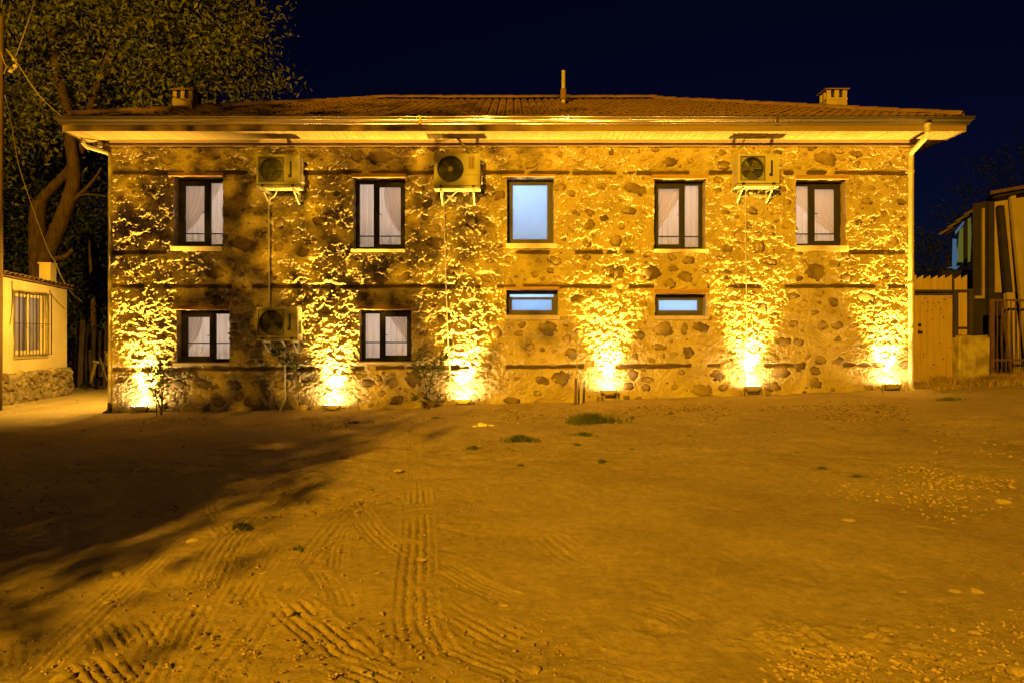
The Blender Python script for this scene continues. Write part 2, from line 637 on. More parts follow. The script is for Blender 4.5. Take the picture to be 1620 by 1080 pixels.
STROKES = [
    # (pixel path, width m, grooves, depth, lugs)
    ([(662, 770), (663, 847), (660, 891), (659, 947), (662, 985), (690, 1035), (716, 1085)], 0.25, 4, 0.017, 0),
    ([(640, 735), (595, 765), (560, 800), (527, 835), (463, 919), (380, 1030), (345, 1080)], 0.2, 3, 0.010, 1),
    ([(455, 950), (500, 985), (560, 1030), (600, 1050)], 0.24, 4, 0.020, 0),
    ([(520, 1035), (570, 1058), (625, 1085)], 0.22, 4, 0.018, 0),
    ([(566, 800), (585, 832), (612, 858), (640, 876)], 0.22, 4, 0.010, 0),
    ([(541, 838), (533, 870), (528, 905)], 0.16, 4, 0.012, 0),
    ([(536, 925), (552, 955), (572, 985)], 0.17, 4, 0.014, 0),
    ([(552, 980), (585, 1015), (622, 1060)], 0.17, 4, 0.014, 1),
    ([(630, 985), (623, 1040), (618, 1085)], 0.14, 2, 0.010, 1),
    ([(690, 890), (750, 925), (820, 955)], 0.22, 5, 0.009, 0),
    ([(700, 960), (760, 990), (830, 1020)], 0.30, 5, 0.010, 0),
    ([(690, 1010), (760, 1040), (850, 1075)], 0.20, 4, 0.012, 0),
    ([(880, 1050), (960, 1070), (1050, 1090)], 0.18, 4, 0.014, 0),
    ([(860, 845), (900, 880), (925, 895)], 0.3, 4, 0.006, 0),
    ([(1000, 960), (1060, 975), (1100, 995)], 0.22, 4, 0.008, 0),
    ([(300, 850), (250, 885), (140, 985), (40, 1082)], 0.20, 4, 0.012, 0),
    ([(520, 745), (450, 790), (372, 848), (330, 920), (280, 1000), (232, 1085)], 0.26, 5, 0.015, 1),
    ([(440, 860), (390, 930), (310, 1040), (280, 1085)], 0.16, 3, 0.012, 1),
    ([(160, 980), (175, 1005), (190, 1030)], 0.22, 4, 0.016, 0),
    ([(205, 975), (225, 1000), (240, 1025)], 0.2, 4, 0.012, 0),
    ([(120, 1040), (140, 1060), (165, 1085)], 0.22, 4, 0.014, 0),
    ([(170, 1035), (190, 1060), (215, 1085)], 0.22, 4, 0.014, 0),
    ([(65, 945), (50, 970), (40, 1000)], 0.2, 4, 0.010, 0),
    ([(20, 1005), (25, 1030), (20, 1060)], 0.2, 4, 0.012, 0),
    ([(400, 935), (412, 955), (425, 970)], 0.2, 4, 0.012, 0),
    ([(480, 880), (500, 900), (520, 930)], 0.15, 4, 0.010, 0),
    ([(700, 860), (760, 880), (800, 890)], 0.2, 4, 0.005, 0),
    ([(1480, 1080), (1530, 1060), (1600, 1050)], 0.2, 4, 0.010, 0),
    ([(1430, 950), (1490, 960), (1560, 955)], 0.2, 4, 0.006, 0),
    ([(660, 650), (655, 700), (662, 770)], 0.17, 4, 0.008, 0),
    ([(380, 700), (330, 780), (372, 848)], 0.2, 4, 0.010, 0),
]


def build_ground():
    def line(segs):
        out = [segs[0][0]]
        for (a, b, s) in segs:
            n = max(1, int(round((b - a) / s)))
            out += list(a + (b - a) * (np.arange(1, n + 1) / n))
        return np.array(out)
    xs = line([(-160, -40, 12), (-40, -14, 1.3), (-14, -5.2, 0.085), (-5.2, -3.2, 0.026), (-3.2, 1.2, 0.0125), (1.2, 5.2, 0.022), (5.2, 14, 0.085), (14, 40, 1.3), (40, 160, 12)])
    ys = line([(-120, -40, 16), (-40, -13.6, 0.6), (-13.6, -9.2, 0.0165), (-9.2, -5, 0.036), (-5, 1.5, 0.06), (1.5, 12, 0.3), (12, 40, 2), (40, 260, 20)])
    X, Y = np.meshgrid(xs, ys)
    Z = gbase(X, Y)
    Z += 0.035 * fbm(X * 0.35, Y * 0.35, 3, 3) * sstep(0.3, -1.5, Y)
    Z += 0.009 * fbm(X * 1.7, Y * 1.7, 4, 9)
    back = sstep(-9.5, -6.5, Y) * sstep(3, 0, Y)
    Z += back * (0.016 * fbm(X * 1.2 + 5, Y * 2.2, 4, 15, 0.6) + 0.008 * fbm(X * 4.5, Y * 6, 3, 19, 0.6))
    rough = sstep(-0.1, 0.5, fbm(X * 0.5 + 4, Y * 0.5, 3, 21))
    Z += 0.0045 * fbm(X * 9, Y * 9, 3, 33) * (0.35 + rough)
    # soil banked up against the wall foot
    near = np.exp(-((Y + 0.35) / 0.5) ** 2) * (np.abs(X) < 9.6)
    Z += near * (0.03 + 0.035 * fbm(X * 1.1, Y * 2, 3, 41))
    # crusty broken soil at the lower right
    gx, gy, _ = GP(1330, 1010)
    crust = np.exp(-(((X - gx) / 0.62) ** 2 + ((Y - gy) / 0.26) ** 2) ** 2) * sstep(-0.3, 0.25, fbm(X * 3, Y * 3, 3, 88))
    gx2, gy2, _ = GP(1560, 750)
    crust2 = np.exp(-(((X - gx2) / 2.2) ** 2 + ((Y - gy2) / 1.2) ** 2) ** 2)
    cells = np.abs(fbm(X * 16, Y * 19, 4, 71, 0.65))
    Z += (crust + 0.5 * crust2) * (0.024 * sstep(0.05, 0.5, cells) - 0.004)
    for (path, width, ng, depth, lugs) in STROKES:
        pts = [GP(*p) for p in path]
        pl = np.array([(p.x, p.y) for p in smooth_path([Vector(p) for p in pts], 10)])
        seg = np.r_[0, np.cumsum(np.hypot(*np.diff(pl, axis=0).T))]
        x0, y0 = pl.min(0) - width
        x1, y1 = pl.max(0) + width
        jx = np.where((xs > x0) & (xs < x1))[0]
        jy = np.where((ys > y0) & (ys < y1))[0]
        if len(jx) == 0 or len(jy) == 0:
            continue
        sub = np.ix_(jy, jx)
        px, py = X[sub], Y[sub]
        best = np.full(px.shape, 1e9)
        bt = np.zeros(px.shape)
        bs = np.zeros(px.shape)
        for i in range(len(pl) - 1):
            a = pl[i]
            d = pl[i + 1] - a
            L = max(np.hypot(*d), 1e-6)
            u = ((px - a[0]) * d[0] + (py - a[1]) * d[1]) / (L * L)
            uc = np.clip(u, 0, 1)
            dx = px - (a[0] + d[0] * uc)
            dy = py - (a[1] + d[1] * uc)
            dist = np.hypot(dx, dy)
            better = dist < best
            sgn = np.sign(d[0] * dy - d[1] * dx)
            best = np.where(better, dist, best)
            bt = np.where(better, dist * sgn, bt)
            bs = np.where(better, seg[i] + uc * L, bs)
        inside = sstep(width * 0.56, width * 0.44, best)
        ends = sstep(0, 0.12, bs) * sstep(seg[-1], seg[-1] - 0.12, bs)
        wear = sstep(-0.5, 0.1, fbm(px * 1.6, py * 2.3, 3, int(width * 1000) + ng))
        wob = 0.006 * fbm(px * 7, py * 7, 2, 5)
        ph = (bt + wob + width / 2) / width * ng
        groove = sstep(0.74, 0.99, np.cos(2 * math.pi * ph) * 0.5 + 0.5)
        depth = depth * 1.1
        h = -0.003 - depth * groove + depth * 0.12 * (1 - groove)
        if lugs:
            lug = sstep(0.5, 0.8, np.cos(bs * 2 * math.pi / 0.05 + bt * 40) * 0.5 + 0.5)
            h = h + depth * 0.35 * (lug - 0.5) * sstep(width * 0.15, width * 0.35, best)
        rim = np.exp(-((best - width * 0.55) / 0.018) ** 2) * depth * 0.3
        Z[sub] += (h * inside + rim) * ends * wear
    # a few soft boot prints
    for k in range(26):
        gx, gy, _ = GP(nr.uniform(250, 1500), nr.uniform(760, 1060))
        a = nr.uniform(0, math.pi)
        jx = np.where(np.abs(xs - gx) < 0.3)[0]
        jy = np.where(np.abs(ys - gy) < 0.3)[0]
        sub = np.ix_(jy, jx)
        u = (X[sub] - gx) * math.cos(a) + (Y[sub] - gy) * math.sin(a)
        v = -(X[sub] - gx) * math.sin(a) + (Y[sub] - gy) * math.cos(a)
        m = sstep(1.15, 0.85, (u / 0.14) ** 2 + (v / (0.05 + 0.012 * np.sin(u * 20))) ** 2)
        Z[sub] -= m * (0.006 + 0.003 * np.cos(u * 2 * math.pi / 0.03))
    ny, nx = X.shape
    verts = np.stack([X, Y, Z], -1).reshape(-1, 3)
    i = np.arange(ny * nx).reshape(ny, nx)
    faces = np.stack([i[:-1, :-1], i[:-1, 1:], i[1:, 1:], i[1:, :-1]], -1).reshape(-1, 4)
    o = place('ground', np_mesh('ground', verts, faces, True), 'dirt')
    tag(o, 'bare sandy yard with tyre tracks in front of the stone house', kind='structure')


build_ground()

# ------------------------------------------------------------------ the stone house: wall
S0 = FPX / D0


def wx(px):
    return (px - 810) / S0


def wz(py):
    return EYE - (py - 530) / S0


XL, XR = wx(177), wx(1446)
SOFFIT_Z = 6.07
WALL_TOP = 6.03
BURY = -0.7
# openings in photo pixels on the wall plane: left, right, top, bottom, kind, casement side
WINDOWS = [
    dict(o=(275, 352, 280, 390), kind='casement', side=-1, lin=(268, 353, 274, 280), sill=(271, 353, 390, 397), where='upper left corner of the facade', tone=1.0),
    dict(dw=0.42, dp=3, o=(559, 641, 282, 394.5), kind='casement', side=1, lin=(556, 642, 275.5, 282), sill=(556, 641, 394.5, 399), where='upper floor, between the two upper left cooling units', tone=1.0),
    dict(o=(802, 876, 281, 385.5), kind='lit', side=0, lin=(799, 880, 277, 281), sill=(801, 880, 385.5, 393), where='', tone=1.0),
    dict(dw=0.7, dp=1.1, o=(1035, 1116, 284, 394.5), kind='casement', side=-1, lin=(1031, 1119, 277.5, 284), sill=(1034, 1120, 394.5, 400), where='', tone=1.0),
    dict(dw=0.95, dp=1.9, o=(1259.5, 1338, 285, 389), kind='casement', side=1, lin=(1257, 1342, 278, 285), sill=(1258, 1341, 389, 398), where='', tone=1.0),
    dict(dw=0.3, dp=2.5, o=(279, 363, 490.5, 573.5), kind='casement', side=-1, lin=(274, 364, 484, 490.5), sill=(276, 364, 573.5, 578), where='', tone=0.85),
    dict(dw=0.6, dp=0.8, o=(568.5, 651, 490, 572), kind='casement', side=1, lin=(566, 652, 483, 490), sill=(567, 652, 572, 576), where='', tone=0.85),
    dict(o=(801, 883, 459, 498.5), kind='hopper', side=0, lin=(799, 885, 454, 459), sill=(800, 886, 498.5, 506), where='', tone=1.0),
    dict(o=(1036.5, 1117, 465.5, 499.5), kind='strip', side=0, lin=(1034, 1120, 458.5, 465.5), sill=(1036, 1120, 499.5, 506), where='', tone=1.0),
]
BANDS = [  # z at left end, z at right end, pixel ranges that carry timber, seed
    (wz(273), wz(273.5), [(177, 400), (478, 686), (768, 1160), (1240, 1436)]),
    (wz(399), wz(399), [(177, 262), (786, 900), (900, 1005), (1345, 1432)]),
    (wz(453), wz(453), [(177, 405), (405, 640), (640, 800), (800, 1035), (1120, 1436)]),
    (wz(584), wz(576), [(177, 300), (300, 530), (560, 742), (768, 1140), (1195, 1260), (1335, 1400)]),
]


def band_z(b, x):
    t = (x - XL) / (XR - XL)
    return b[0] + (b[1] - b[0]) * t + 0.012 * pn(np.asarray(x) * 0.6, np.asarray(x) * 0 + b[0] * 3.3, 91)


def wall_relief(x, z):
    amp = 1.12 - 0.34 * sstep(-3, 8, x)
    wxp = x + 0.02 * fbm(x * 9, z * 9, 3, 61)
    wzp = z + 0.02 * fbm(x * 9 + 9, z * 9, 3, 62)
    h = 0.022 * fbm(x * 0.5, z * 0.55, 2, 1)
    h = h + 0.018 * amp * fbm(wxp * 2.6, wzp * 3.2, 3, 5)
    t1 = fbm(wxp * 3.6 + 2, wzp * 5.6, 5, 7, 0.72)
    h = h + 0.02 * amp * (sstep(-0.06, 0.2, t1) - 0.5)
    t2 = fbm(wxp * 8.5, wzp * 11, 4, 8, 0.75)
    h = h + 0.017 * amp * (sstep(0.0, 0.2, t2) - 0.4)
    h = h + 0.012 * fbm(x * 16, z * 20, 3, 12, 0.65)
    return h


def snap(lines, v):
    i = int(np.argmin(np.abs(lines - v)))
    if i not in snap.used.setdefault(id(lines), set()):
        lines[i] = v
        snap.used[id(lines)].add(i)
    return i


snap.used = {}
house = empty('stone_house', (0, 0, 0))
tag(house, 'long two-storey rubble stone house with hipped tile roof and uplit facade', 'house')

gxs = np.linspace(XL, XR, int((XR - XL) / 0.0205) + 1)
gzs = np.linspace(BURY, WALL_TOP, int((WALL_TOP - BURY) / 0.0205) + 1)
HOLES = []
for w in WINDOWS:
    l, r, t, b = w['o']
    HOLES.append((snap(gxs, wx(l)), snap(gxs, wx(r)), snap(gzs, wz(b)), snap(gzs, wz(t))))
WXX, WZZ = np.meshgrid(gxs, gzs)
HH = wall_relief(WXX, WZZ)
HBASE = HH.copy()
# timber grooves
for bi, b in enumerate(BANDS):
    for (p0, p1) in b[2]:
        x0, x1 = wx(p0), wx(p1)
        m = sstep(x0 - 0.05, x0 + 0.05, WXX) * sstep(x1 + 0.05, x1 - 0.05, WXX)
        zc = band_z(b, WXX)
        hh = 0.046 + 0.03 * fbm(WXX * 3.2, WXX * 0 + bi, 3, 95)
        g = sstep(hh + 0.02, hh - 0.01, np.abs(WZZ - zc)) * sstep(-0.42, -0.12, fbm(WXX * 1.3, WXX * 0 + bi * 3.7, 3, 93))
        HH = HH * (1 - m * g) + (m * g) * (-0.055 + 0.012 * fbm(WXX * 6, WZZ * 12, 2, 97))


def near_opening(x, z, pad):
    for w in WINDOWS:
        l, r, t, b = w['o']
        lt = w['lin']
        sl = w['sill']
        if wx(min(l, lt[0])) - pad < x < wx(max(r, lt[1])) + pad and wz(sl[3]) - pad < z < wz(lt[2]) + pad:
            return True
    return False


def near_band(x, z, pad):
    for b in BANDS:
        for (p0, p1) in b[2]:
            if wx(p0) - 0.1 < x < wx(p1) + 0.1 and abs(z - float(band_z(b, x))) < pad:
                return True
    return False


# stones that the photograph shows clearly, then a random fill between them: px, py, half width, half height (photo pixels)
KEY = [(383, 386, 20, 12), (340, 432, 14, 11), (428, 440, 9, 9), (688, 150 + 234, 15, 10), (745, 350, 12, 11), (716, 428, 14, 8), (725, 427, 12, 9),
       (1030, 432, 15, 12), (975, 432, 15, 11), (1088, 412, 11, 7), (1085, 438, 12, 9), (1147, 435, 12, 9), (1172, 374, 14, 11), (1200, 390, 12, 10),
       (1290, 431, 16, 14), (1218, 414, 12, 6), (867, 520, 15, 11), (820, 527, 8, 5), (785, 526, 11, 8), (904, 560, 9, 10), (889, 597, 15, 11),
       (858, 602, 11, 7), (1050, 521, 18, 11), (1083, 520, 6, 9), (1110, 518, 14, 9), (1043, 549, 11, 6), (1088, 557, 11, 9), (1001, 592, 10, 8),
       (1023, 600, 11, 5), (995, 611, 8, 7), (1022, 613, 7, 6), (1110, 617, 16, 11), (1135, 593, 12, 9), (1236, 588, 15, 11), (1266, 580, 10, 7),
       (1298, 569, 10, 7), (1326, 571, 11, 6), (1290, 586, 9, 7), (1325, 515, 9, 8), (1302, 515, 7, 8), (1290, 606, 11, 8), (1223, 612, 15, 7),
       (282, 607, 14, 8), (324, 608, 16, 8), (370, 609, 14, 8), (410, 608, 13, 7), (443, 607, 11, 7), (312, 634, 15, 12), (400, 632, 14, 11),
       (345, 636, 10, 7), (620, 605, 10, 8), (655, 600, 14, 13), (628, 633, 14, 8), (580, 606, 13, 7), (604, 622, 7, 5), (965, 428, 13, 9),
       (1005, 300, 18, 10), (1060, 257, 11, 8), (1145, 262, 12, 7), (1305, 252, 17, 12), (685, 232, 9, 7), (655, 232, 8, 6), (460, 285, 5, 4),
       (600, 250, 22, 10), (565, 247, 12, 9), (240, 620, 10, 7), (878, 482 - 70, 12, 8), (1190, 334, 9, 7), (770, 300, 12, 8), (790, 310, 10, 9),
       (950, 540, 8, 5), (1340, 440, 10, 8), (1370, 470, 16, 9), (1400, 560, 10, 6), (1380, 520, 12, 8), (1240, 540, 12, 7), (1265, 540, 9, 6),
       (505, 350, 11, 7), (480, 400, 12, 8), (540, 430, 11, 7), (1225, 500, 9, 6), (1255, 468, 10, 5), (600, 440, 14, 8), (640, 452 - 14, 12, 7),
       (1120, 640 - 15, 9, 4), (950, 632, 10, 5), (860, 636, 14, 6), (810, 634, 12, 7)]
stones = []
for (px, py, a, b) in KEY:
    stones.append([wx(px), wz(py), a / S0 * 1.0, b / S0 * 1.0, rnd.uniform(-0.25, 0.25)])


def clear(x, z, r):
    for s in stones:
        if abs(s[0] - x) > 0.7 or abs(s[1] - z) > 0.7:
            continue
        if ((s[0] - x) / (s[2] + r * 1.1 + 0.035)) ** 2 + ((s[1] - z) / (s[3] + r * 0.8 + 0.035)) ** 2 < 1:
            return False
    return True


tries = 0
for (lo, hi, count, tr) in ((0.11, 0.17, 110, 3000), (0.07, 0.11, 330, 6000), (0.03, 0.065, 560, 9000)):
    made = 0
    for _ in range(tr):
        if made >= count:
            break
        x = rnd.uniform(XL + 0.12, XR - 0.12)
        z = rnd.uniform(-0.3, 5.9)
        if z < gz(x, -0.05) + 0.02:
            continue
        r = rnd.uniform(lo, hi)
        rz_ = r * rnd.uniform(0.5, 0.82)
        if near_opening(x, z, rz_ * 0.9) or near_band(x, z, rz_ + 0.05) or not clear(x, z, r):
            continue
        stones.append([x, z, r, rz_, rnd.uniform(-0.45, 0.45)])
        made += 1
for s in stones:
    x, z, a, b, ang = s
    jx = np.where(np.abs(gxs - x) < a * 1.7)[0]
    jz = np.where(np.abs(gzs - z) < max(a, b) * 1.7)[0]
    sub = np.ix_(jz, jx)
    ca, sa = math.cos(ang), math.sin(ang)
    u = ((WXX[sub] - x) * ca + (WZZ[sub] - z) * sa) / a
    v = (-(WXX[sub] - x) * sa + (WZZ[sub] - z) * ca) / b
    rr = np.sqrt(u * u + v * v) + 0.5 * fbm(WXX[sub] * 8, WZZ[sub] * 9, 4, 51)
    m = sstep(1.08, 0.82, rr)
    s.append(float(HBASE[sub][(np.abs(u) < 1) & (np.abs(v) < 1)].mean()) if ((np.abs(u) < 1) & (np.abs(v) < 1)).any() else 0.0)
    lip = np.exp(-((rr - 1.14) / 0.13) ** 2) * 0.007
    HH[sub] = HH[sub] * (1 - 0.75 * m) + 0.75 * m * (s[5] - 0.03) + lip
HH = np.clip(HH, -0.08, 0.09)


REVEALS = []


def build_wall():
    nz_, nx_ = WXX.shape
    jx = 0.012 * fbm(WXX * 1.5, WZZ * 9, 2, 77) * sstep(0.0, 0.3, WXX - XL) * sstep(0.0, 0.3, XR - WXX)
    jz = 0.010 * fbm(WXX * 9, WZZ * 1.5, 2, 78)
    V = np.stack([WXX + jx, -HH, WZZ + jz], -1).reshape(-1, 3)
    idx = np.arange(nz_ * nx_).reshape(nz_, nx_)
    keep = np.ones((nz_ - 1, nx_ - 1), bool)
    for (a, b, c, d) in HOLES:
        keep[c:d, a:b] = False
    F = np.stack([idx[:-1, :-1], idx[:-1, 1:], idx[1:, 1:], idx[1:, :-1]], -1)[keep].reshape(-1, 4)
    verts = [V]
    faces = [F]
    n = len(V)
    # the wall's own returns at both ends, the reveals of the openings as a mesh of their own
    for ring, depth, dest in [(list(idx[:, 0]), 0.75, 'wall'), (list(idx[::-1, -1]), 0.75, 'wall')]:
        back = V[ring].copy()
        back[:, 1] = depth
        k = len(ring)
        verts.append(back)
        faces.append(np.array([(ring[i], ring[i + 1], n + i + 1, n + i) for i in range(k - 1)]))
        n += k
    for (a, b, c, d) in HOLES:
        ring = list(idx[c, a:b]) + list(idx[c:d, b]) + list(idx[d, b:a:-1]) + list(idx[d:c:-1, a])
        front = V[ring].copy()
        front[:, 1] += 0.004
        back = V[ring].copy()
        back[:, 1] = 0.30
        k = len(ring)
        f = np.array([(i, (i + 1) % k, k + (i + 1) % k, k + i) for i in range(k)])
        REVEALS.append(np_mesh('reveal', np.concatenate([front, back]), f, False))
    me = np_mesh('wall', np.concatenate(verts), np.concatenate(faces), False)
    wall = place('wall', me, 'mortar', house)
    return wall


wall = build_wall()
wall['label'] = 'rubble stone wall with smeared mortar and timber courses'
side = MB()
side.box(XL + 0.01, XL + 0.5, 0.76, 10, BURY, WALL_TOP)
side.box(XR - 0.5, XR - 0.01, 0.76, 10, BURY, WALL_TOP)
side.box(XL + 0.5, XR - 0.5, 9.5, 9.98, BURY, WALL_TOP)
side.build('outer_wall', 'side_wall', house)


# field stones set in the mortar
def stone_mesh(k):
    r = random.Random(100 + k)
    n = 9
    v = [(0, -0.007 * r.uniform(0.2, 1.6), 0)]
    ph = r.uniform(0, 6)
    base = [1 + 0.16 * math.sin(2 * t + ph) + 0.1 * math.sin(3 * t + 2 * ph) + r.uniform(-0.1, 0.1) for t in [2 * math.pi * i / n for i in range(n)]]
    for rad, out in ((0.58, -0.003), (1.08, 0.010), (1.2, 0.07)):
        for i in range(n):
            t = 2 * math.pi * i / n
            q = rad * base[i]
            v.append((q * math.cos(t), out + r.uniform(-0.007, 0.006), q * math.sin(t)))
    f = [(0, 1 + i, 1 + (i + 1) % n) for i in range(n)]
    for ring in (0, 1):
        o = 1 + ring * n
        for i in range(n):
            j = (i + 1) % n
            f += [(o + i, o + n + i, o + n + j), (o + i, o + n + j, o + j)]
    return np.array(v), np.array(f)


STONE_GEO = [stone_mesh(k) for k in range(14)]
STONE_ME = []
for (v, f) in STONE_GEO:
    me = np_mesh('stone', v, f)
    me.materials.append(MATS['field_stone'])
    STONE_ME.append(me)
PALE_ME = []
for (v, f) in STONE_GEO:
    me = np_mesh('stone', v, f)
    me.materials.append(MATS['pale_stone'])
    PALE_ME.append(me)
key_n = len(KEY)
rest = stones[key_n:]
rest.sort(key=lambda s: -s[2] * s[3])
singles = stones[:key_n] + rest[:300 - key_n]
small = rest[300 - key_n:]
for i, s in enumerate(singles):
    o = place('stone', (STONE_ME if i < key_n or i % 5 == 0 else PALE_ME)[i % 14], None, wall, (s[0], -s[5] + (0.0 if i < key_n else rnd.uniform(-0.003, 0.016)), s[1]), (0, -s[4], 0), (s[2], 1.0, s[3]))
sv, sf, off = [], [], 0
for i, s in enumerate(small):
    v, f = STONE_GEO[i % 14]
    v = v * np.array([s[2], 1.0, s[3]])
    c, q = math.cos(s[4]), math.sin(s[4])
    v = np.stack([v[:, 0] * c - v[:, 2] * q + s[0], v[:, 1] - s[5], v[:, 0] * q + v[:, 2] * c + s[1]], -1)
    sv.append(v)
    sf.append(f + off)
    off += len(v)
o = place('small_stones', np_mesh('small_stones', np.concatenate(sv), np.concatenate(sf)), 'pale_stone', wall)
tag(o, kind='stuff')

# timber courses
for bi, b in enumerate(BANDS):
    for (p0, p1) in b[2]:
        x0, x1 = wx(p0), wx(p1)
        n = max(3, int((x1 - x0) / 0.22))
        mb = MB()
        pts = []
        for i in range(n + 1):
            x = x0 + (x1 - x0) * i / n
            zc = float(band_z(b, x)) + rnd.uniform(-0.012, 0.012)
            hh = rnd.uniform(0.03, 0.052)
            y = rnd.uniform(0.004, 0.034)
            for (dy, dz) in ((y, -hh), (0.15, -hh), (0.15, hh), (y + 0.004, hh)):
                mb.v.append((x, dy, zc + dz))
        for i in range(n):
            for k in range(4):
                a = i * 4 + k
                c = i * 4 + (k + 1) % 4
                mb.f.append((a, c, c + 4, a + 4))
        mb.f.append((0, 1, 2, 3))
        mb.f.append(tuple(n * 4 + k for k in (3, 2, 1, 0)))
        mb.build('timber', 'old_timber', wall)


# ------------------------------------------------------------------ windows
YF = 0.25
CURTAIN_LABELS = {}


def room_box(parent, x0, x1, z0, z1, depth, cool):
    mb = MB()
    y0 = 0.315
    mb.box(x0 - 0.06, x0, y0, y0 + depth, z0, z1)
    mb.box(x1, x1 + 0.06, y0, y0 + depth, z0, z1)
    mb.box(x0 - 0.06, x1 + 0.06, y0 + depth, y0 + depth + 0.06, z0, z1)
    mb.box(x0 - 0.06, x1 + 0.06, y0, y0 + depth + 0.06, z0 - 0.06, z0)
    mb.box(x0 - 0.06, x1 + 0.06, y0, y0 + depth + 0.06, z1, z1 + 0.06)
    return mb.build('room', 'room_paint', parent)


def room_lamp(name, loc, power, color, radius=0.12):
    ld = bpy.data.lights.new(name, 'POINT')
    ld.energy = power
    ld.color = color
    ld.shadow_soft_size = radius
    o = bpy.data.objects.new(name, ld)
    COL.objects.link(o)
    o.location = loc
    return o


def rect_frame(mb, x0, x1, z0, z1, w, y0, y1, wt=None, wb=None):
    wt = wt or w
    wb = wb or w
    mb.box(x0, x0 + w, y0, y1, z0, z1)
    mb.box(x1 - w, x1, y0, y1, z0, z1)
    mb.box(x0 + w, x1 - w, y0 + 0.001, y1, z0, z0 + wb)
    mb.box(x0 + w, x1 - w, y0 + 0.001, y1, z1 - wt, z1)


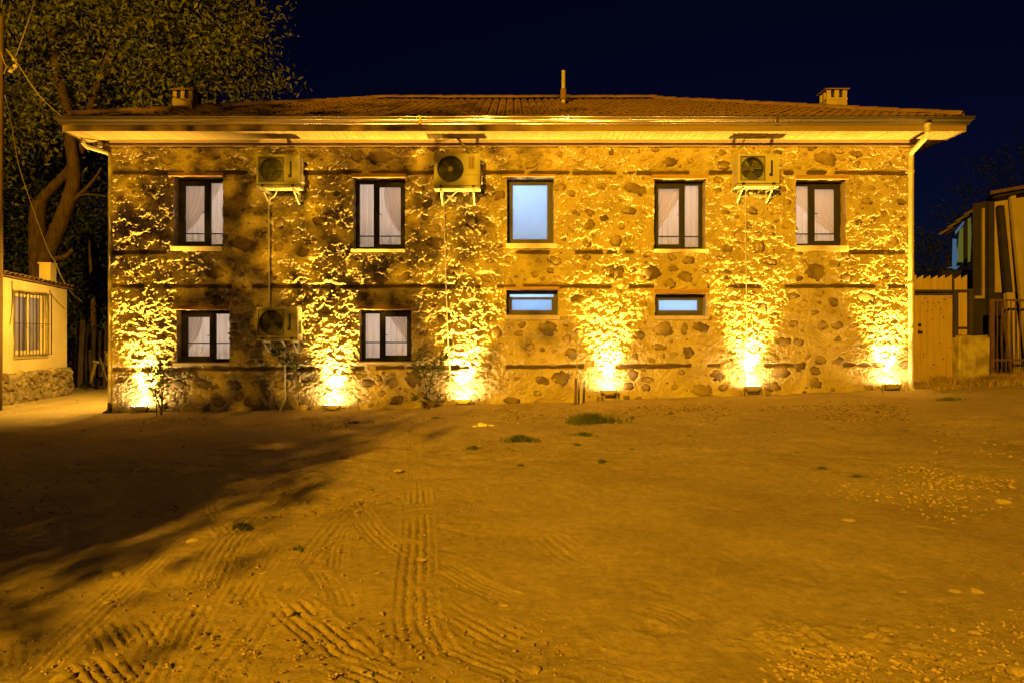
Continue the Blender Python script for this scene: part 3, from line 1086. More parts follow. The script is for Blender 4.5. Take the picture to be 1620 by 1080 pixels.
def make_window(w):
    l, r, t, b = w['o']
    x0, x1, z0, z1 = wx(l) - 0.012, wx(r) + 0.012, wz(b) - 0.012, wz(t) + 0.012
    kind = w['kind']
    fm = 'dark_frame' if kind == 'casement' else 'grey_frame'
    fr = MB()
    rect_frame(fr, x0, x1, z0, z1, 0.095, YF, YF + 0.07)
    W = x1 - x0
    if kind == 'casement':
        s = w['side']
        # fixed light takes 36 percent, casement the rest
        xm = x0 + W * (0.385 if s > 0 else 0.615)
        fr.box(xm - 0.04, xm + 0.04, YF + 0.002, YF + 0.068, z0 + 0.09, z1 - 0.09)
    win = fr.build('window', fm, house, bevel=0.006)
    if kind == 'casement':
        if s > 0:
            fa, fb, ca, cb = x0 + 0.095, xm - 0.04, xm + 0.0, x1 - 0.06
        else:
            fa, fb, ca, cb = xm + 0.04, x1 - 0.095, x0 + 0.06, xm - 0.0
        MB().box(fa - 0.01, fb + 0.01, YF + 0.03, YF + 0.036, z0 + 0.08, z1 - 0.08).build('pane', 'window_glass', win)
        sm = MB()
        rect_frame(sm, ca, cb, z0 + 0.055, z1 - 0.055, 0.095, YF - 0.018, YF + 0.045, 0.115, 0.10)
        sash = sm.build('sash', fm, win, bevel=0.006)
        pm_ = (ca + cb) / 2
        MB().box(ca + 0.085 - pm_, cb - 0.085 - pm_, 0, 0.005, z0 + 0.145, z1 - 0.16).build('pane', 'window_glass', win, loc=(pm_, YF + 0.016, 0), rot=(0, 0, R(2.2) * s))
        hx = (ca + 0.045) if s > 0 else (cb - 0.045)
        zc = (z0 + z1) / 2
        hb = MB()
        hb.box(hx - 0.012, hx + 0.012, YF - 0.03, YF - 0.018, zc - 0.03, zc + 0.05)
        hb.box(hx - 0.012, hx + 0.012 + 0.1 * s, YF - 0.05, YF - 0.034, zc + 0.01, zc + 0.028)
        hb.box(hx - 0.008, hx + 0.008, YF - 0.034, YF - 0.03, zc + 0.01, zc + 0.028)
        hb.build('handle', 'unit_dark', win)
        zr = z0 + (z1 - z0) * (0.215 if (z1 - z0) > 1.4 else 0.37)
        MB().box(x0 + 0.05, x1 - 0.05, YF + 0.074, YF + 0.092, zr - 0.013, zr + 0.013).build('rail', 'dark_frame', win)
        # sheer curtain in the room behind, hung in soft folds
        cn = 90
        vs, fs = [], []
        ph = rnd.uniform(0, 6)
        hem = z0 + 0.055
        for i in range(cn + 1):
            x = x0 - 0.05 + (W + 0.1) * i / cn
            fold = 0.016 * math.sin(x * 42 + ph + 0.8 * math.sin(x * 9)) + 0.008 * math.sin(x * 97 + ph)
            for (zz, k) in ((hem, 1.25), ((z0 + z1) / 2, 0.9), (z1 + 0.06, 0.6)):
                vs.append((x, 0.43 + fold * k, zz))
        for i in range(cn):
            for j in range(2):
                a = i * 3 + j
                fs.append((a, a + 3, a + 4, a + 1))
        cm = np_mesh('curtain', np.array(vs), np.array(fs), True)
        cur = place('curtain', cm, 'curtain_cloth')
        # gathered second layer swept to one side
        vs, fs = [], []
        for j in range(13):
            tz = j / 12
            zz = z1 + 0.05 - (z1 - hem) * 0.86 * tz
            wdt = (W * w.get('dw', 0.78)) * (1 - tz ** w.get('dp', 1.5)) + 0.10
            for i in range(31):
                u = i / 30
                x = (x0 - 0.03 + wdt * u) if s < 0 else (x1 + 0.03 - wdt * u)
                vs.append((x, 0.40 + 0.014 * math.sin(u * 40 + ph), zz))
        for j in range(12):
            for i in range(30):
                a = j * 31 + i
                fs.append((a, a + 1, a + 32, a + 31))
        place('drape', np_mesh('drape', np.array(vs), np.array(fs), True), 'curtain_cloth', cur)
        # embroidered points along the hem
        lm = MB()
        k = 0
        for xc in np.arange(x0 + 0.1, x1 - 0.05, 0.17):
            hgt = 0.15 + 0.05 * ((k * 7) % 3) / 2
            for (aa, bb) in (((-0.075, 0), (0, hgt)), ((0, hgt), (0.075, 0)), ((-0.04, 0.0), (0, hgt * 0.55)), ((0, hgt * 0.55), (0.04, 0))):
                lm.bar((xc + aa[0], 0.377, hem + 0.09 + aa[1]), (xc + bb[0], 0.377, hem + 0.09 + bb[1]), 0.004, 0.014, up=(0, 0.001, 1))
            k += 1
        lm.build('lace', 'lace', cur)
        w['curtain'] = cur
        room = room_box(win, x0 - 0.18, x1 + 0.18, z0 - 0.25, z1 + 0.22, 1.7, False)
        room_lamp('room_lamp', ((x0 + x1) / 2 + rnd.uniform(-0.25, 0.25), 1.75, z1 - 0.25), P_ROOM * w['tone'], (1.0, 0.82, 0.70), 0.2)
    elif kind == 'hopper':
        # sash tipped inwards at the top
        th = R(12)
        zb = z0 + 0.075
        sm = MB()
        hs = (z1 - z0) - 0.225
        rect_frame(sm, x0 + 0.085, x1 - 0.085, 0.0, hs, 0.055, -0.02, 0.035)
        sash = sm.build('sash', fm, win, bevel=0.005, loc=(0, YF + 0.05, zb), rot=(-th, 0, 0))
        MB().box(x0 + 0.125, x1 - 0.125, 0.0, 0.008, 0.055, hs - 0.055).build('pane', 'frosted_glass', win, loc=(0, YF + 0.05, zb), rot=(-th, 0, 0))
        MB().box(x0 + 0.08, x1 - 0.08, YF + 0.30, YF + 0.305, z0 - 0.1, z1 + 0.1).build('blind', 'frosted_glass', win)
        room_box(win, x0 - 0.15, x1 + 0.15, z0 - 0.3, z1 + 0.3, 1.2, True)
        room_lamp('room_lamp', (x0 + 0.55, 1.05, z1 - 0.05), P_BATH * 0.55, (0.38, 0.62, 1.0), 0.15)
    else:
        sm = MB()
        m_ = 0.055 if kind == 'lit' else 0.045
        rect_frame(sm, x0 + 0.06, x1 - 0.06, z0 + 0.055, z1 - 0.055, 0.085, YF - 0.016, YF + 0.04)
        sm.build('sash', fm, win, bevel=0.006)
        MB().box(x0 + 0.135, x1 - 0.135, YF + 0.015, YF + 0.023, z0 + 0.13, z1 - 0.13).build('pane', 'frosted_glass', win)
        room_box(win, x0 - 0.15, x1 + 0.15, z0 - 0.3, z1 + 0.3, 1.2, True)
        if kind == 'lit':
            room_lamp('room_lamp', (x0 + 0.30, 1.0, z1 - 0.08), P_BATH, (0.36, 0.60, 1.0), 0.15)
        else:
            room_lamp('room_lamp', ((x0 + x1) / 2, 1.25, (z0 + z1) / 2 + 0.2), P_BATH * 0.8, (0.36, 0.60, 1.0), 0.15)
    a, b2, c, d = w['lin']
    lm = MB()
    lm.hexa([(wx(a), -0.075, wz(d) + 0.004), (wx(b2), -0.07, wz(d) + 0.004), (wx(b2), 0.24, wz(d) + 0.004), (wx(a), 0.24, wz(d) + 0.004),
             (wx(a), -0.062, wz(c)), (wx(b2), -0.062, wz(c)), (wx(b2), 0.24, wz(c)), (wx(a), 0.24, wz(c))])
    lm.build('lintel', 'lintel_wood', win, bevel=0.006)
    a, b2, c, d = w['sill']
    sm = MB()
    sm.hexa([(wx(a), -0.052, wz(d)), (wx(b2), -0.05, wz(d)), (wx(b2), 0.24, wz(d)), (wx(a), 0.24, wz(d)),
             (wx(a), -0.085, wz(c) - 0.004), (wx(b2), -0.08, wz(c) - 0.004), (wx(b2), 0.24, wz(c) + 0.006), (wx(a), 0.24, wz(c) + 0.006)])
    sm.build('sill', 'reveal_plaster', win, bevel=0.008)
    return win


win_labels = ['dark two-light casement window, upper floor at the far left', 'dark two-light casement window left of the round-fan cooling unit',
              'tall single-light frosted window glowing blue-white', 'dark casement window above the small closed strip window', 'dark casement window beside the downpipe end of the facade',
              'dark ground-floor casement window at the far left', 'dark ground-floor casement window beside the leafy double-stemmed sapling', 'small strip window with its sash tipped open, glowing blue', 'small closed strip window glowing blue']
cur_labels = ['white sheer curtain in the upper window at the far left', 'white sheer curtain in the upper window left of the round-fan cooling unit', None,
              'white sheer curtain in the upper window above the closed strip window', 'white sheer curtain in the rightmost upper window near the downpipe',
              'white sheer curtain in the ground-floor window at the far left', 'white sheer curtain in the ground-floor window beside the double-stemmed sapling', None, None]
for w, lb, cl, rv in zip(WINDOWS, win_labels, cur_labels, REVEALS):
    win = make_window(w)
    place('reveal', rv, 'reveal_plaster', win)
    win['label'] = lb
    if cl:
        tag(w['curtain'], cl, 'curtain', 'sheer curtains behind the casement windows')

# ------------------------------------------------------------------ eaves and roof
EX0, EX1 = -9.83, 9.93
EY0, EY1 = -0.78, 10.78
EZ = 6.33
RY = 5.0
RX0, RX1 = -4.15, 4.27
RZ = 8.70
sof = MB()
sof.box(EX0 + 0.02, EX1 - 0.02, EY0 + 0.03, 0.10, SOFFIT_Z, SOFFIT_Z + 0.03)
sof.box(EX0 + 0.02, XL + 0.1, 0.10, EY1 - 0.03, SOFFIT_Z, SOFFIT_Z + 0.03)
sof.box(XR - 0.1, EX1 - 0.02, 0.10, EY1 - 0.03, SOFFIT_Z, SOFFIT_Z + 0.03)
# matchboard strips under the eaves: each board its own piece, butted along the front
soffit = sof.build('soffit', 'soffit_board', house)
board_me = MB().box(-0.062, 0.062, EY0 + 0.05, -0.055, SOFFIT_Z - 0.012, SOFFIT_Z - 0.003).mesh('soffit_board')
board_me.materials.append(MATS['soffit_board'])
nb = 150
for i in range(nb):
    x = EX0 + 0.12 + (EX1 - EX0 - 0.24) * (i + 0.5) / nb
    place('soffit_board', board_me, None, soffit, (x, 0, rnd.uniform(-0.002, 0.002)))
tr = MB()
tr.poly_prism([(-0.095, SOFFIT_Z - 0.016), (-0.045, SOFFIT_Z - 0.10), (-0.045, SOFFIT_Z - 0.145), (0.05, SOFFIT_Z - 0.145), (0.05, SOFFIT_Z - 0.016)], XL - 0.02, XR + 0.02, 'x')
tr.build('cornice', 'fascia_wood', house)
tr = MB()
tr.box(XL - 0.02, XR + 0.02, -0.062, -0.046, SOFFIT_Z - 0.152, SOFFIT_Z - 0.132)
tr.build('cornice_bead', 'soffit_board', house)
fas = MB()
fas.box(EX0, EX1, EY0, EY0 + 0.029, SOFFIT_Z - 0.02, EZ - 0.04)
fas.box(EX0, EX0 + 0.019, EY0 + 0.029, EY1, SOFFIT_Z - 0.02, EZ - 0.04)
fas.box(EX1 - 0.019, EX1, EY0 + 0.029, EY1, SOFFIT_Z - 0.02, EZ - 0.04)
fas.build('fascia', 'fascia_wood', house)
# moulded gutter: ogee profile swept along the front and both ends
PROFILE = [(0.0, 0.0), (0.03, -0.004), (0.055, 0.02), (0.062, 0.05), (0.075, 0.07), (0.105, 0.085), (0.118, 0.11), (0.12, 0.145), (0.128, 0.15), (0.128, 0.165), (0.114, 0.167), (0.108, 0.15), (0.10, 0.10), (0.06, 0.08), (0.01, 0.03)]
GZ0 = 6.185


def gutter():
    path = [(EX0, EY1), (EX0, EY0), (EX1, EY0), (EX1, EY1)]
    V, F = [], []
    n = len(PROFILE)
    for i, (x, y) in enumerate(path):
        for (o_, z) in PROFILE:
            if i == 0:
                V.append((x - o_, y, GZ0 + z))
            elif i == 1:
                V.append((x - o_, y - o_, GZ0 + z))
            elif i == 2:
                V.append((x + o_, y - o_, GZ0 + z))
            else:
                V.append((x + o_, y, GZ0 + z))
    for i in range(3):
        for k in range(n - 1):
            a = i * n + k
            F.append((a, a + 1, a + 1 + n, a + n))
    me = np_mesh('gutter', np.array(V), np.array(F))
    return place('gutter', me, 'gutter_metal', house)


gut = gutter()
for px in (664, 1230):
    jm = MB()
    x = (px - 810) / FPX * (D0 + EY0 - 0.13)
    jm.box(x - 0.03, x + 0.03, EY0 - 0.133, EY0 - 0.02, GZ0 + 0.0, GZ0 + 0.17)
    jm.build('gutter_joint', 'gutter_metal', gut)


def roof_deck():
    mb = MB()
    z = EZ - 0.03
    v = [(EX0, EY0, z), (EX1, EY0, z), (EX1, EY1, z), (EX0, EY1, z), (RX0, RY, RZ - 0.05), (RX1, RY, RZ - 0.05)]
    mb.v = v
    mb.f = [(0, 1, 5, 4), (1, 2, 5), (2, 3, 4, 5), (3, 0, 4)]
    return mb.build('roof', 'roof_tile', house)


roof = roof_deck()
roof['label'] = 'low hipped roof of wavy terracotta tiles'


def barrel_geo(n=5):
    v, f = [], []
    for j, (yy, rad, zz) in enumerate(((0, 0.088, 0.028), (0.44, 0.072, 0.006))):
        for i in range(n + 1):
            t = math.pi * i / n
            v.append((rad * math.cos(t) * 1.05, yy, zz + rad * 0.72 * math.sin(t)))
    for i in range(n):
        f.append((i, i + 1, i + 2 + n, i + 1 + n))
    k = len(v)
    for i in range(n + 1):          # thickness lip at the lower end
        t = math.pi * i / n
        v.append((0.074 * math.cos(t), 0.0, 0.022 + 0.052 * math.sin(t)))
    for i in range(n):
        f.append((i + 1, i, k + i, k + i + 1))
    return np.array(v), np.array(f)


def tile_field():
    gv, gf = barrel_geo()
    V, F = [], []
    off = 0
    planes = [  # origin on the eave, eave direction, plan direction up the slope, eave length, run, rise
        ((EX0, EY0), (1, 0), (0, 1), EX1 - EX0, RY - EY0, RX0 - EX0, EX1 - RX1),
        ((EX0, EY1), (0, -1), (1, 0), EY1 - EY0, RX0 - EX0, EY1 - RY, RY - EY0),
        ((EX1, EY0), (0, 1), (-1, 0), EY1 - EY0, EX1 - RX1, RY - EY0, EY1 - RY),
    ]
    rise = RZ - EZ
    for (o_, e, u, L, run, la, lb) in planes:
        slope_len = math.hypot(run, rise)
        e3 = np.array([e[0], e[1], 0.0])
        up = np.array([u[0] * run, u[1] * run, rise]) / slope_len
        nrm = np.cross(e3, up)
        cols = int(L / 0.205)
        rows = int(slope_len / 0.36)
        for i in range(cols):
            s = (i + 0.5) * L / cols
            for j in range(rows + 1):
                t = j * 0.36
                frac = (t + 0.18) / slope_len
                if s < la * frac + 0.02 or s > L - lb * frac - 0.02 or frac > 1:
                    continue
                s2 = s + rnd.uniform(-0.006, 0.006)
                c = np.array([o_[0], o_[1], EZ]) + e3 * s2 + up * (t - 0.05) + nrm * rnd.uniform(-0.004, 0.006)
                V.append(c + gv[:, :1] * e3 + gv[:, 1:2] * up + gv[:, 2:3] * nrm)
                F.append(gf + off)
                off += len(gv)
    me = np_mesh('tile_field', np.concatenate(V), np.concatenate(F), False)
    o = place('tile_field', me, 'roof_tile', roof)
    tag(o, kind='stuff')


tile_field()
cap_v, cap_f = [], []
nC = 8
for j, (yy, rad) in enumerate(((0, 0.135), (0.06, 0.14), (0.47, 0.112))):
    for i in range(nC + 1):
        t = math.pi * i / nC
        cap_v.append((rad * math.cos(t), yy, rad * 0.85 * math.sin(t) - 0.02))
for j in range(2):
    for i in range(nC):
        a = j * (nC + 1) + i
        cap_f.append((a, a + 1, a + nC + 2, a + nC + 1))
cap_me = np_mesh('ridge_tile', np.array(cap_v), np.array(cap_f), False)
cap_me.materials.append(MATS['ridge_cap'])


def caps(a, b):
    a, b = Vector(a), Vector(b)
    L = (b - a).length
    n = max(1, int(L / 0.42))
    q = (b - a).normalized().to_track_quat('Y', 'Z')
    for i in range(n):
        p = a + (b - a) * (i / n)
        place('ridge_tile', cap_me, None, roof, p + Vector((0, 0, 0.05)), (q @ Euler((rnd.uniform(0.0, 0.04), rnd.uniform(-0.05, 0.05), rnd.uniform(-0.03, 0.03))).to_quaternion()).to_euler())


caps((EX0 + 0.05, EY0 + 0.05, EZ + 0.03), (RX0, RY, RZ))
caps((EX1 - 0.05, EY0 + 0.05, EZ + 0.03), (RX1, RY, RZ))
caps((RX1 + 0.1, RY, RZ + 0.02), (RX0 - 0.1, RY, RZ + 0.02))


def chimney(x, y, zb, zt, w, d, label, hip):
    """Rendered stack with two vent openings per face under a cap."""
    zo = zt - 0.19
    body = MB()
    body.box(x - w / 2, x + w / 2, y - d / 2, y + d / 2, zb, zo)
    # piers between the openings
    t = w * 0.2
    for cx in (-w / 2 + t / 2, 0, w / 2 - t / 2):
        body.box(x + cx - t / 2, x + cx + t / 2, y - d / 2, y - d / 2 + 0.06, zo, zt)
        body.box(x + cx - t / 2, x + cx + t / 2, y + d / 2 - 0.06, y + d / 2, zo, zt)
    for cy in (0,):
        body.box(x - w / 2, x - w / 2 + 0.06, y - 0.05, y + 0.05, zo, zt)
        body.box(x + w / 2 - 0.06, x + w / 2, y - 0.05, y + 0.05, zo, zt)
    c = body.build('chimney', 'chimney_render', roof)
    c['label'] = label
    MB().box(x - w / 2 + 0.061, x + w / 2 - 0.061, y - d / 2 + 0.061, y + d / 2 - 0.061, zo + 0.003, zt - 0.003).build('flue', 'soot', roof)
    MB().box(x - w / 2 - 0.012, x + w / 2 + 0.012, y - d / 2 - 0.012, y + d / 2 + 0.012, zo - 0.06, zo - 0.02).build('chimney_band', 'chimney_render', roof)
    cap = MB()
    o_ = 0.055
    if hip:
        b = len(cap.v)
        cap.v += [(x - w / 2 - o_, y - d / 2 - o_, zt), (x + w / 2 + o_, y - d / 2 - o_, zt), (x + w / 2 + o_, y + d / 2 + o_, zt), (x - w / 2 - o_, y + d / 2 + o_, zt),
                  (x - w / 2 - o_, y - d / 2 - o_, zt + 0.03), (x + w / 2 + o_, y - d / 2 - o_, zt + 0.03), (x + w / 2 + o_, y + d / 2 + o_, zt + 0.03), (x - w / 2 - o_, y + d / 2 + o_, zt + 0.03), (x, y, zt + 0.13)]
        cap.f += [(3, 2, 1, 0), (0, 1, 5, 4), (1, 2, 6, 5), (2, 3, 7, 6), (3, 0, 4, 7), (4, 5, 8), (5, 6, 8), (6, 7, 8), (7, 4, 8)]
    else:
        cap.box(x - w / 2 - o_, x + w / 2 + o_, y - d / 2 - o_, y + d / 2 + o_, zt, zt + 0.04)
        cap.box(x - w / 2 - 0.02, x + w / 2 + 0.02, y - d / 2 - 0.02, y + d / 2 + 0.02, zt + 0.04, zt + 0.065)
    cap.build('chimney_cap', 'ridge_cap', roof)


chimney(-8.06, 1.25, 6.7, 7.57, 0.48, 0.5, 'flat-capped chimney in front of the dark tree', False)
chimney(8.23, 1.8, 6.9, 7.80, 0.51, 0.42, 'chimney with a hipped cap against the open sky', True)
vp = MB()
vp.tube([(1.40, 2.9, 7.75), (1.40, 2.9, 8.79)], 0.052, 12)
vent = vp.build('vent_pipe', 'white_plastic', roof, smooth=False)
vp = MB()
vp.tube([(1.40, 2.9, 8.0), (1.40, 2.9, 8.04), (1.40, 2.9, 8.28), (1.40, 2.9, 8.30)], [0.10, 0.085, 0.085, 0.06], 12)
vp.build('pipe_collar', 'ridge_cap', roof)

# downpipes
dp = MB()
pth = [(9.07, -0.80, 6.19), (9.07, -0.80, 6.02), (9.07, -0.74, 5.93), (9.10, -0.18, 5.76), (9.11, -0.115, 5.70), (9.11, -0.115, 5.6), (9.11, -0.115, 0.42), (9.12, -0.16, 0.36), (9.13, -0.26, 0.33)]
dp.tube(pth, 0.058, 12)
down = dp.build('downpipe', 'white_plastic', house)
dp = MB()
for z in (5.32, 2.74, 1.72, 0.6):
    dp.tube([(9.11, -0.115, z - 0.04), (9.11, -0.115, z + 0.04)], 0.068, 12)
    dp.box(9.11 - 0.085, 9.11 + 0.085, -0.06, -0.03, z - 0.02, z + 0.02)
dp.tube([(9.07, -0.80, 6.15), (9.07, -0.80, 6.21)], 0.075, 12)
dp.build('pipe_clip', 'white_plastic', down)
dp = MB()
dp.tube([(-9.70, -0.25, 6.07), (-9.70, -0.25, 5.93), (-9.66, -0.2, 5.87), (-9.33, 0.02, 5.79), (-9.27, 0.06, 5.72), (-9.27, 0.06, 5.5), (-9.27, 0.06, -0.1)], 0.05, 10)
down2 = dp.build('downpipe', 'white_plastic', house)
dp = MB()
dp.tube([(-9.27, 0.06, 0.05), (-9.27, 0.06, -0.1), (-9.26, -0.06, -0.17), (-9.22, -0.22, -0.175)], 0.062, 10)
dp.build('pipe_shoe', 'black_rubber', down2)
dp = MB()
dp.tube([(-9.72, 0.2, 6.05), (-9.72, 0.2, 5.99), (-9.5, 0.12, 5.98), (-9.30, 0.08, 5.99)], 0.02, 6)
dp.box(-9.55, -9.43, 0.02, 0.14, 5.93, 6.06)
dp.build('pipe_bracket', 'white_plastic', down2)


# ------------------------------------------------------------------ cooling units on the wall
def cooling_unit(name_label, pl, pr, pt, pb, style, group='cooling units bolted to the facade'):
    yf = -0.50
    d = D0 + yf
    x0, x1 = (pl - 810) / FPX * d, (pr - 810) / FPX * d
    z1, z0 = EYE - (pt - 530) / FPX * d, EYE - (pb - 530) / FPX * d
    W, H = x1 - x0, z1 - z0
    root = empty('cooling_unit', ((x0 + x1) / 2, -0.1, z0))
    tag(root, name_label, 'air conditioner', group)
    ox, oz = (x0 + x1) / 2, z0
    L = lambda mb: [(v[0] - ox, v[1] + 0.1, v[2] - oz) for v in mb.v]

    def fin(mb, name, m, bevel=0.0, parent=root, smooth=False):
        mb.v = L(mb)
        return mb.build(name, m, parent, smooth, bevel)
    # shell: five sides, and a front plate with a round opening
    cx, cz = x0 + W * 0.355, z0 + H * (0.52 if style == 'round' else 0.5)
    rad = H * (0.415 if style == 'round' else 0.40)
    shell = MB()
    yb = yf + 0.33
    shell.box(x0, x1, yf + 0.02, yb, z1 - 0.015, z1)
    shell.box(x0, x1, yf + 0.02, yb, z0, z0 + 0.015)
    shell.box(x0, x0 + 0.012, yf + 0.02, yb, z0 + 0.015, z1 - 0.015)
    shell.box(x1 - 0.012, x1, yf + 0.02, yb, z0 + 0.015, z1 - 0.015)
    shell.box(x0 + 0.012, x1 - 0.012, yb - 0.012, yb, z0 + 0.015, z1 - 0.015)
    casing = fin(shell, 'casing', 'unit_enamel', 0.004)
    fp = MB()
    n = 40
    inner, outer = [], []
    for i in range(n):
        t = 2 * math.pi * i / n + math.pi / 4
        dx, dz = math.cos(t), math.sin(t)
        inner.append((cx + rad * dx, cz + rad * dz))
        k = min(((x1 - cx) if dx > 0 else (x0 - cx)) / dx if abs(dx) > 1e-6 else 9, ((z1 - cz) if dz > 0 else (z0 - cz)) / dz if abs(dz) > 1e-6 else 9)
        outer.append((cx + k * dx, cz + k * dz))
    # make the corners exact
    for (qx, qz) in ((x0, z0), (x1, z0), (x1, z1), (x0, z1)):
        j = min(range(n), key=lambda i: (outer[i][0] - qx) ** 2 + (outer[i][1] - qz) ** 2)
        outer[j] = (qx, qz)
    for (a, b) in zip(inner, outer):
        fp.v += [(a[0], yf, a[1]), (b[0], yf, b[1]), (a[0], yf + 0.06, a[1]), (b[0], yf + 0.02, b[1])]
    for i in range(n):
        j = (i + 1) % n
        a, b = i * 4, j * 4
        fp.f += [(a, a + 1, b + 1, b), (a, b, b + 2, a + 2), (a + 1, a + 3, b + 3, b + 1)]
    front = fin(fp, 'front_panel', 'unit_enamel')
    # dark well with fan
    well = MB()
    m = 24
    for i in range(m):
        t = 2 * math.pi * i / m
        well.v += [(cx + rad * 1.02 * math.cos(t), yf + 0.05, cz + rad * 1.02 * math.sin(t)), (cx + rad * 1.02 * math.cos(t), yf + 0.17, cz + rad * 1.02 * math.sin(t))]
    for i in range(m):
        j = (i + 1) % m
        well.f.append((2 * i, 2 * j, 2 * j + 1, 2 * i + 1))
    well.f.append(tuple(2 * i + 1 for i in range(m)))
    fin(well, 'fan_well', 'unit_dark')
    fan = MB()
    fan.tube([(cx, yf + 0.06, cz), (cx, yf + 0.15, cz)], rad * 0.22, 14)
    for k in range(3):
        for s in range(4):
            t0 = 2 * math.pi * k / 3 + s * 0.32
            t1 = t0 + 0.32
            b = len(fan.v)
            for (t, yy) in ((t0, 0.075 + 0.018 * s), (t1, 0.075 + 0.018 * (s + 1))):
                for rr in (0.2, 0.93):
                    fan.v.append((cx + rad * rr * math.cos(t), yf + yy, cz + rad * rr * math.sin(t)))
            fan.f.append((b, b + 1, b + 3, b + 2))
    fin(fan, 'fan', 'unit_fan')
    gr = MB()
    if style == 'round':
        for k in range(28):
            t = 2 * math.pi * k / 28
            gr.bar((cx + rad * 0.2 * math.cos(t), yf - 0.012, cz + rad * 0.2 * math.sin(t)), (cx + rad * math.cos(t + 0.12), yf - 0.002, cz + rad * math.sin(t + 0.12)), 0.005, 0.005, up=(0, 1, 0))
        for q in (0.35, 0.52, 0.68, 0.84, 0.99):
            ring = [(cx + rad * q * math.cos(2 * math.pi * i / 30), yf - 0.010, cz + rad * q * math.sin(2 * math.pi * i / 30)) for i in range(31)]
            gr.tube(ring, 0.0035, 4, False)
        grille = fin(gr, 'fan_grille', 'unit_fan')
        cap = MB()
        cap.tube([(cx, yf - 0.022, cz), (cx, yf - 0.004, cz)], rad * 0.19, 20)
        fin(cap, 'grille_badge', 'unit_enamel')
    else:
        h2 = rad * 1.06
        rect_frame(gr, cx - h2, cx + h2, cz - h2, cz + h2, 0.018, yf - 0.03, yf - 0.002)
        nsl = 15
        for k in range(1, nsl):
            zz = cz - h2 + 2 * h2 * k / nsl
            gr.box(cx - h2 + 0.018, cx + h2 - 0.018, yf - 0.026, yf - 0.006, zz - 0.0025, zz + 0.0025)
        if style == 'grid':
            for k in range(1, 24):
                xx = cx - h2 + 2 * h2 * k / 24
                gr.box(xx - 0.0018, xx + 0.0018, yf - 0.03, yf - 0.0265, cz - h2 + 0.018, cz + h2 - 0.018)
        grille = fin(gr, 'fan_grille', 'unit_fan')
    det = MB()
    if style == 'round':
        det.box(x0 + W * 0.75, x0 + W * 0.885, yf - 0.004, yf - 0.0005, z0 + H * 0.52, z0 + H * 0.92)
        fin(det, 'maker_plate', 'unit_grille')
        det = MB()
        for (a, b) in ((0.775, 0.80), (0.825, 0.865)):
            for k in range(9):
                zz = z0 + H * (0.55 + k * 0.04)
                det.box(x0 + W * a, x0 + W * (b - 0.004 * (k % 3)), yf - 0.007, yf - 0.0045, zz, zz + H * 0.026)
        tag(fin(det, 'plate_print', 'maker_plate'), kind='stuff')
        det = MB()
        det.box(x0 + W * 0.66, x1 - 0.02, yf - 0.005, yf - 0.0005, z0 + H * 0.325, z0 + H * 0.34)
        det.box(x0 + W * 0.965, x0 + W * 0.975, yf - 0.004, yf - 0.0005, z0 + 0.02, z1 - 0.02)
        fin(det, 'panel_seam', 'unit_fan')
    else:
        det.box(x0 + W * 0.79, x0 + W * 0.835, yf - 0.006, yf - 0.0005, z0 + H * 0.24, z0 + H * 0.78)
        det.box(x0 + W * 0.755, x0 + W * 0.79, yf - 0.006, yf - 0.0005, z0 + H * 0.24, z0 + H * 0.34)
        fin(det, 'grip_slot', 'unit_dark')
        det = MB()
        rect_frame(det, x0 + W * 0.69, x1 - 0.02, z0 + 0.02, z1 - 0.03, 0.006, yf - 0.008, yf - 0.0006)
        fin(det, 'service_rim', 'unit_enamel')
    # galvanised tray and wall brackets
    tray = MB()
    tray.box(x0 - 0.01, x1 + 0.01, yf + 0.0, yb, z0 - 0.07, z0 - 0.016)
    fin(tray, 'base_tray', 'galvanised', 0.004)
    for s in (-1, 1):
        bx = (x0 + x1) / 2 + s * W * 0.36
        br = MB()
        br.box(bx - 0.022, bx + 0.022, yf + 0.02, -0.015, z0 - 0.115, z0 - 0.072)
        br.box(bx - 0.022, bx + 0.022, -0.06, -0.02, z0 - 0.36, z0 - 0.116)
        br.bar((bx, yf + 0.10, z0 - 0.13), (bx, -0.05, z0 - 0.35), 0.03, 0.02)
        fin(br, 'bracket', 'galvanised')
    foot = MB()
    for s in (-1, 1):
        bx = (x0 + x1) / 2 + s * W * 0.36
        foot.box(bx - 0.035, bx + 0.035, yf - 0.008, yf + 0.05, z0 - 0.04, z0 + 0.012)
    fin(foot, 'rubber_foot', 'unit_dark')
    # side valve cover on the right end
    vc = MB()
    vc.box(x1, x1 + 0.05, yf + 0.12, yf + 0.27, z0 + 0.08, z0 + 0.26)
    fin(vc, 'valve_cover', 'unit_enamel', 0.008)
    return root


cooling_unit('dark-looking square-grille cooling unit above the white hose, upper left of facade', 405.5, 472.5, 245, 292.5, 'grid')
cooling_unit('cream cooling unit with round fan and reddish print, high centre of facade', 687, 759, 243.5, 294, 'round')
cooling_unit('cooling unit with slatted grille, high on the right half of facade', 1167, 1233.5, 244, 290, 'slat')
cooling_unit('lower cooling unit just above the staked sapling', 406, 470.5, 486, 534, 'slat')


def hose(label, pts, r, m='white_plastic', group=None, n=8):
    base = Vector(pts[-1])
    mb = MB()
    mb.tube([Vector(p) for p in pts], r, n)
    o = mb.build('hose', m, None, smooth=True)
    tag(o, label, 'hose', group)
    return o


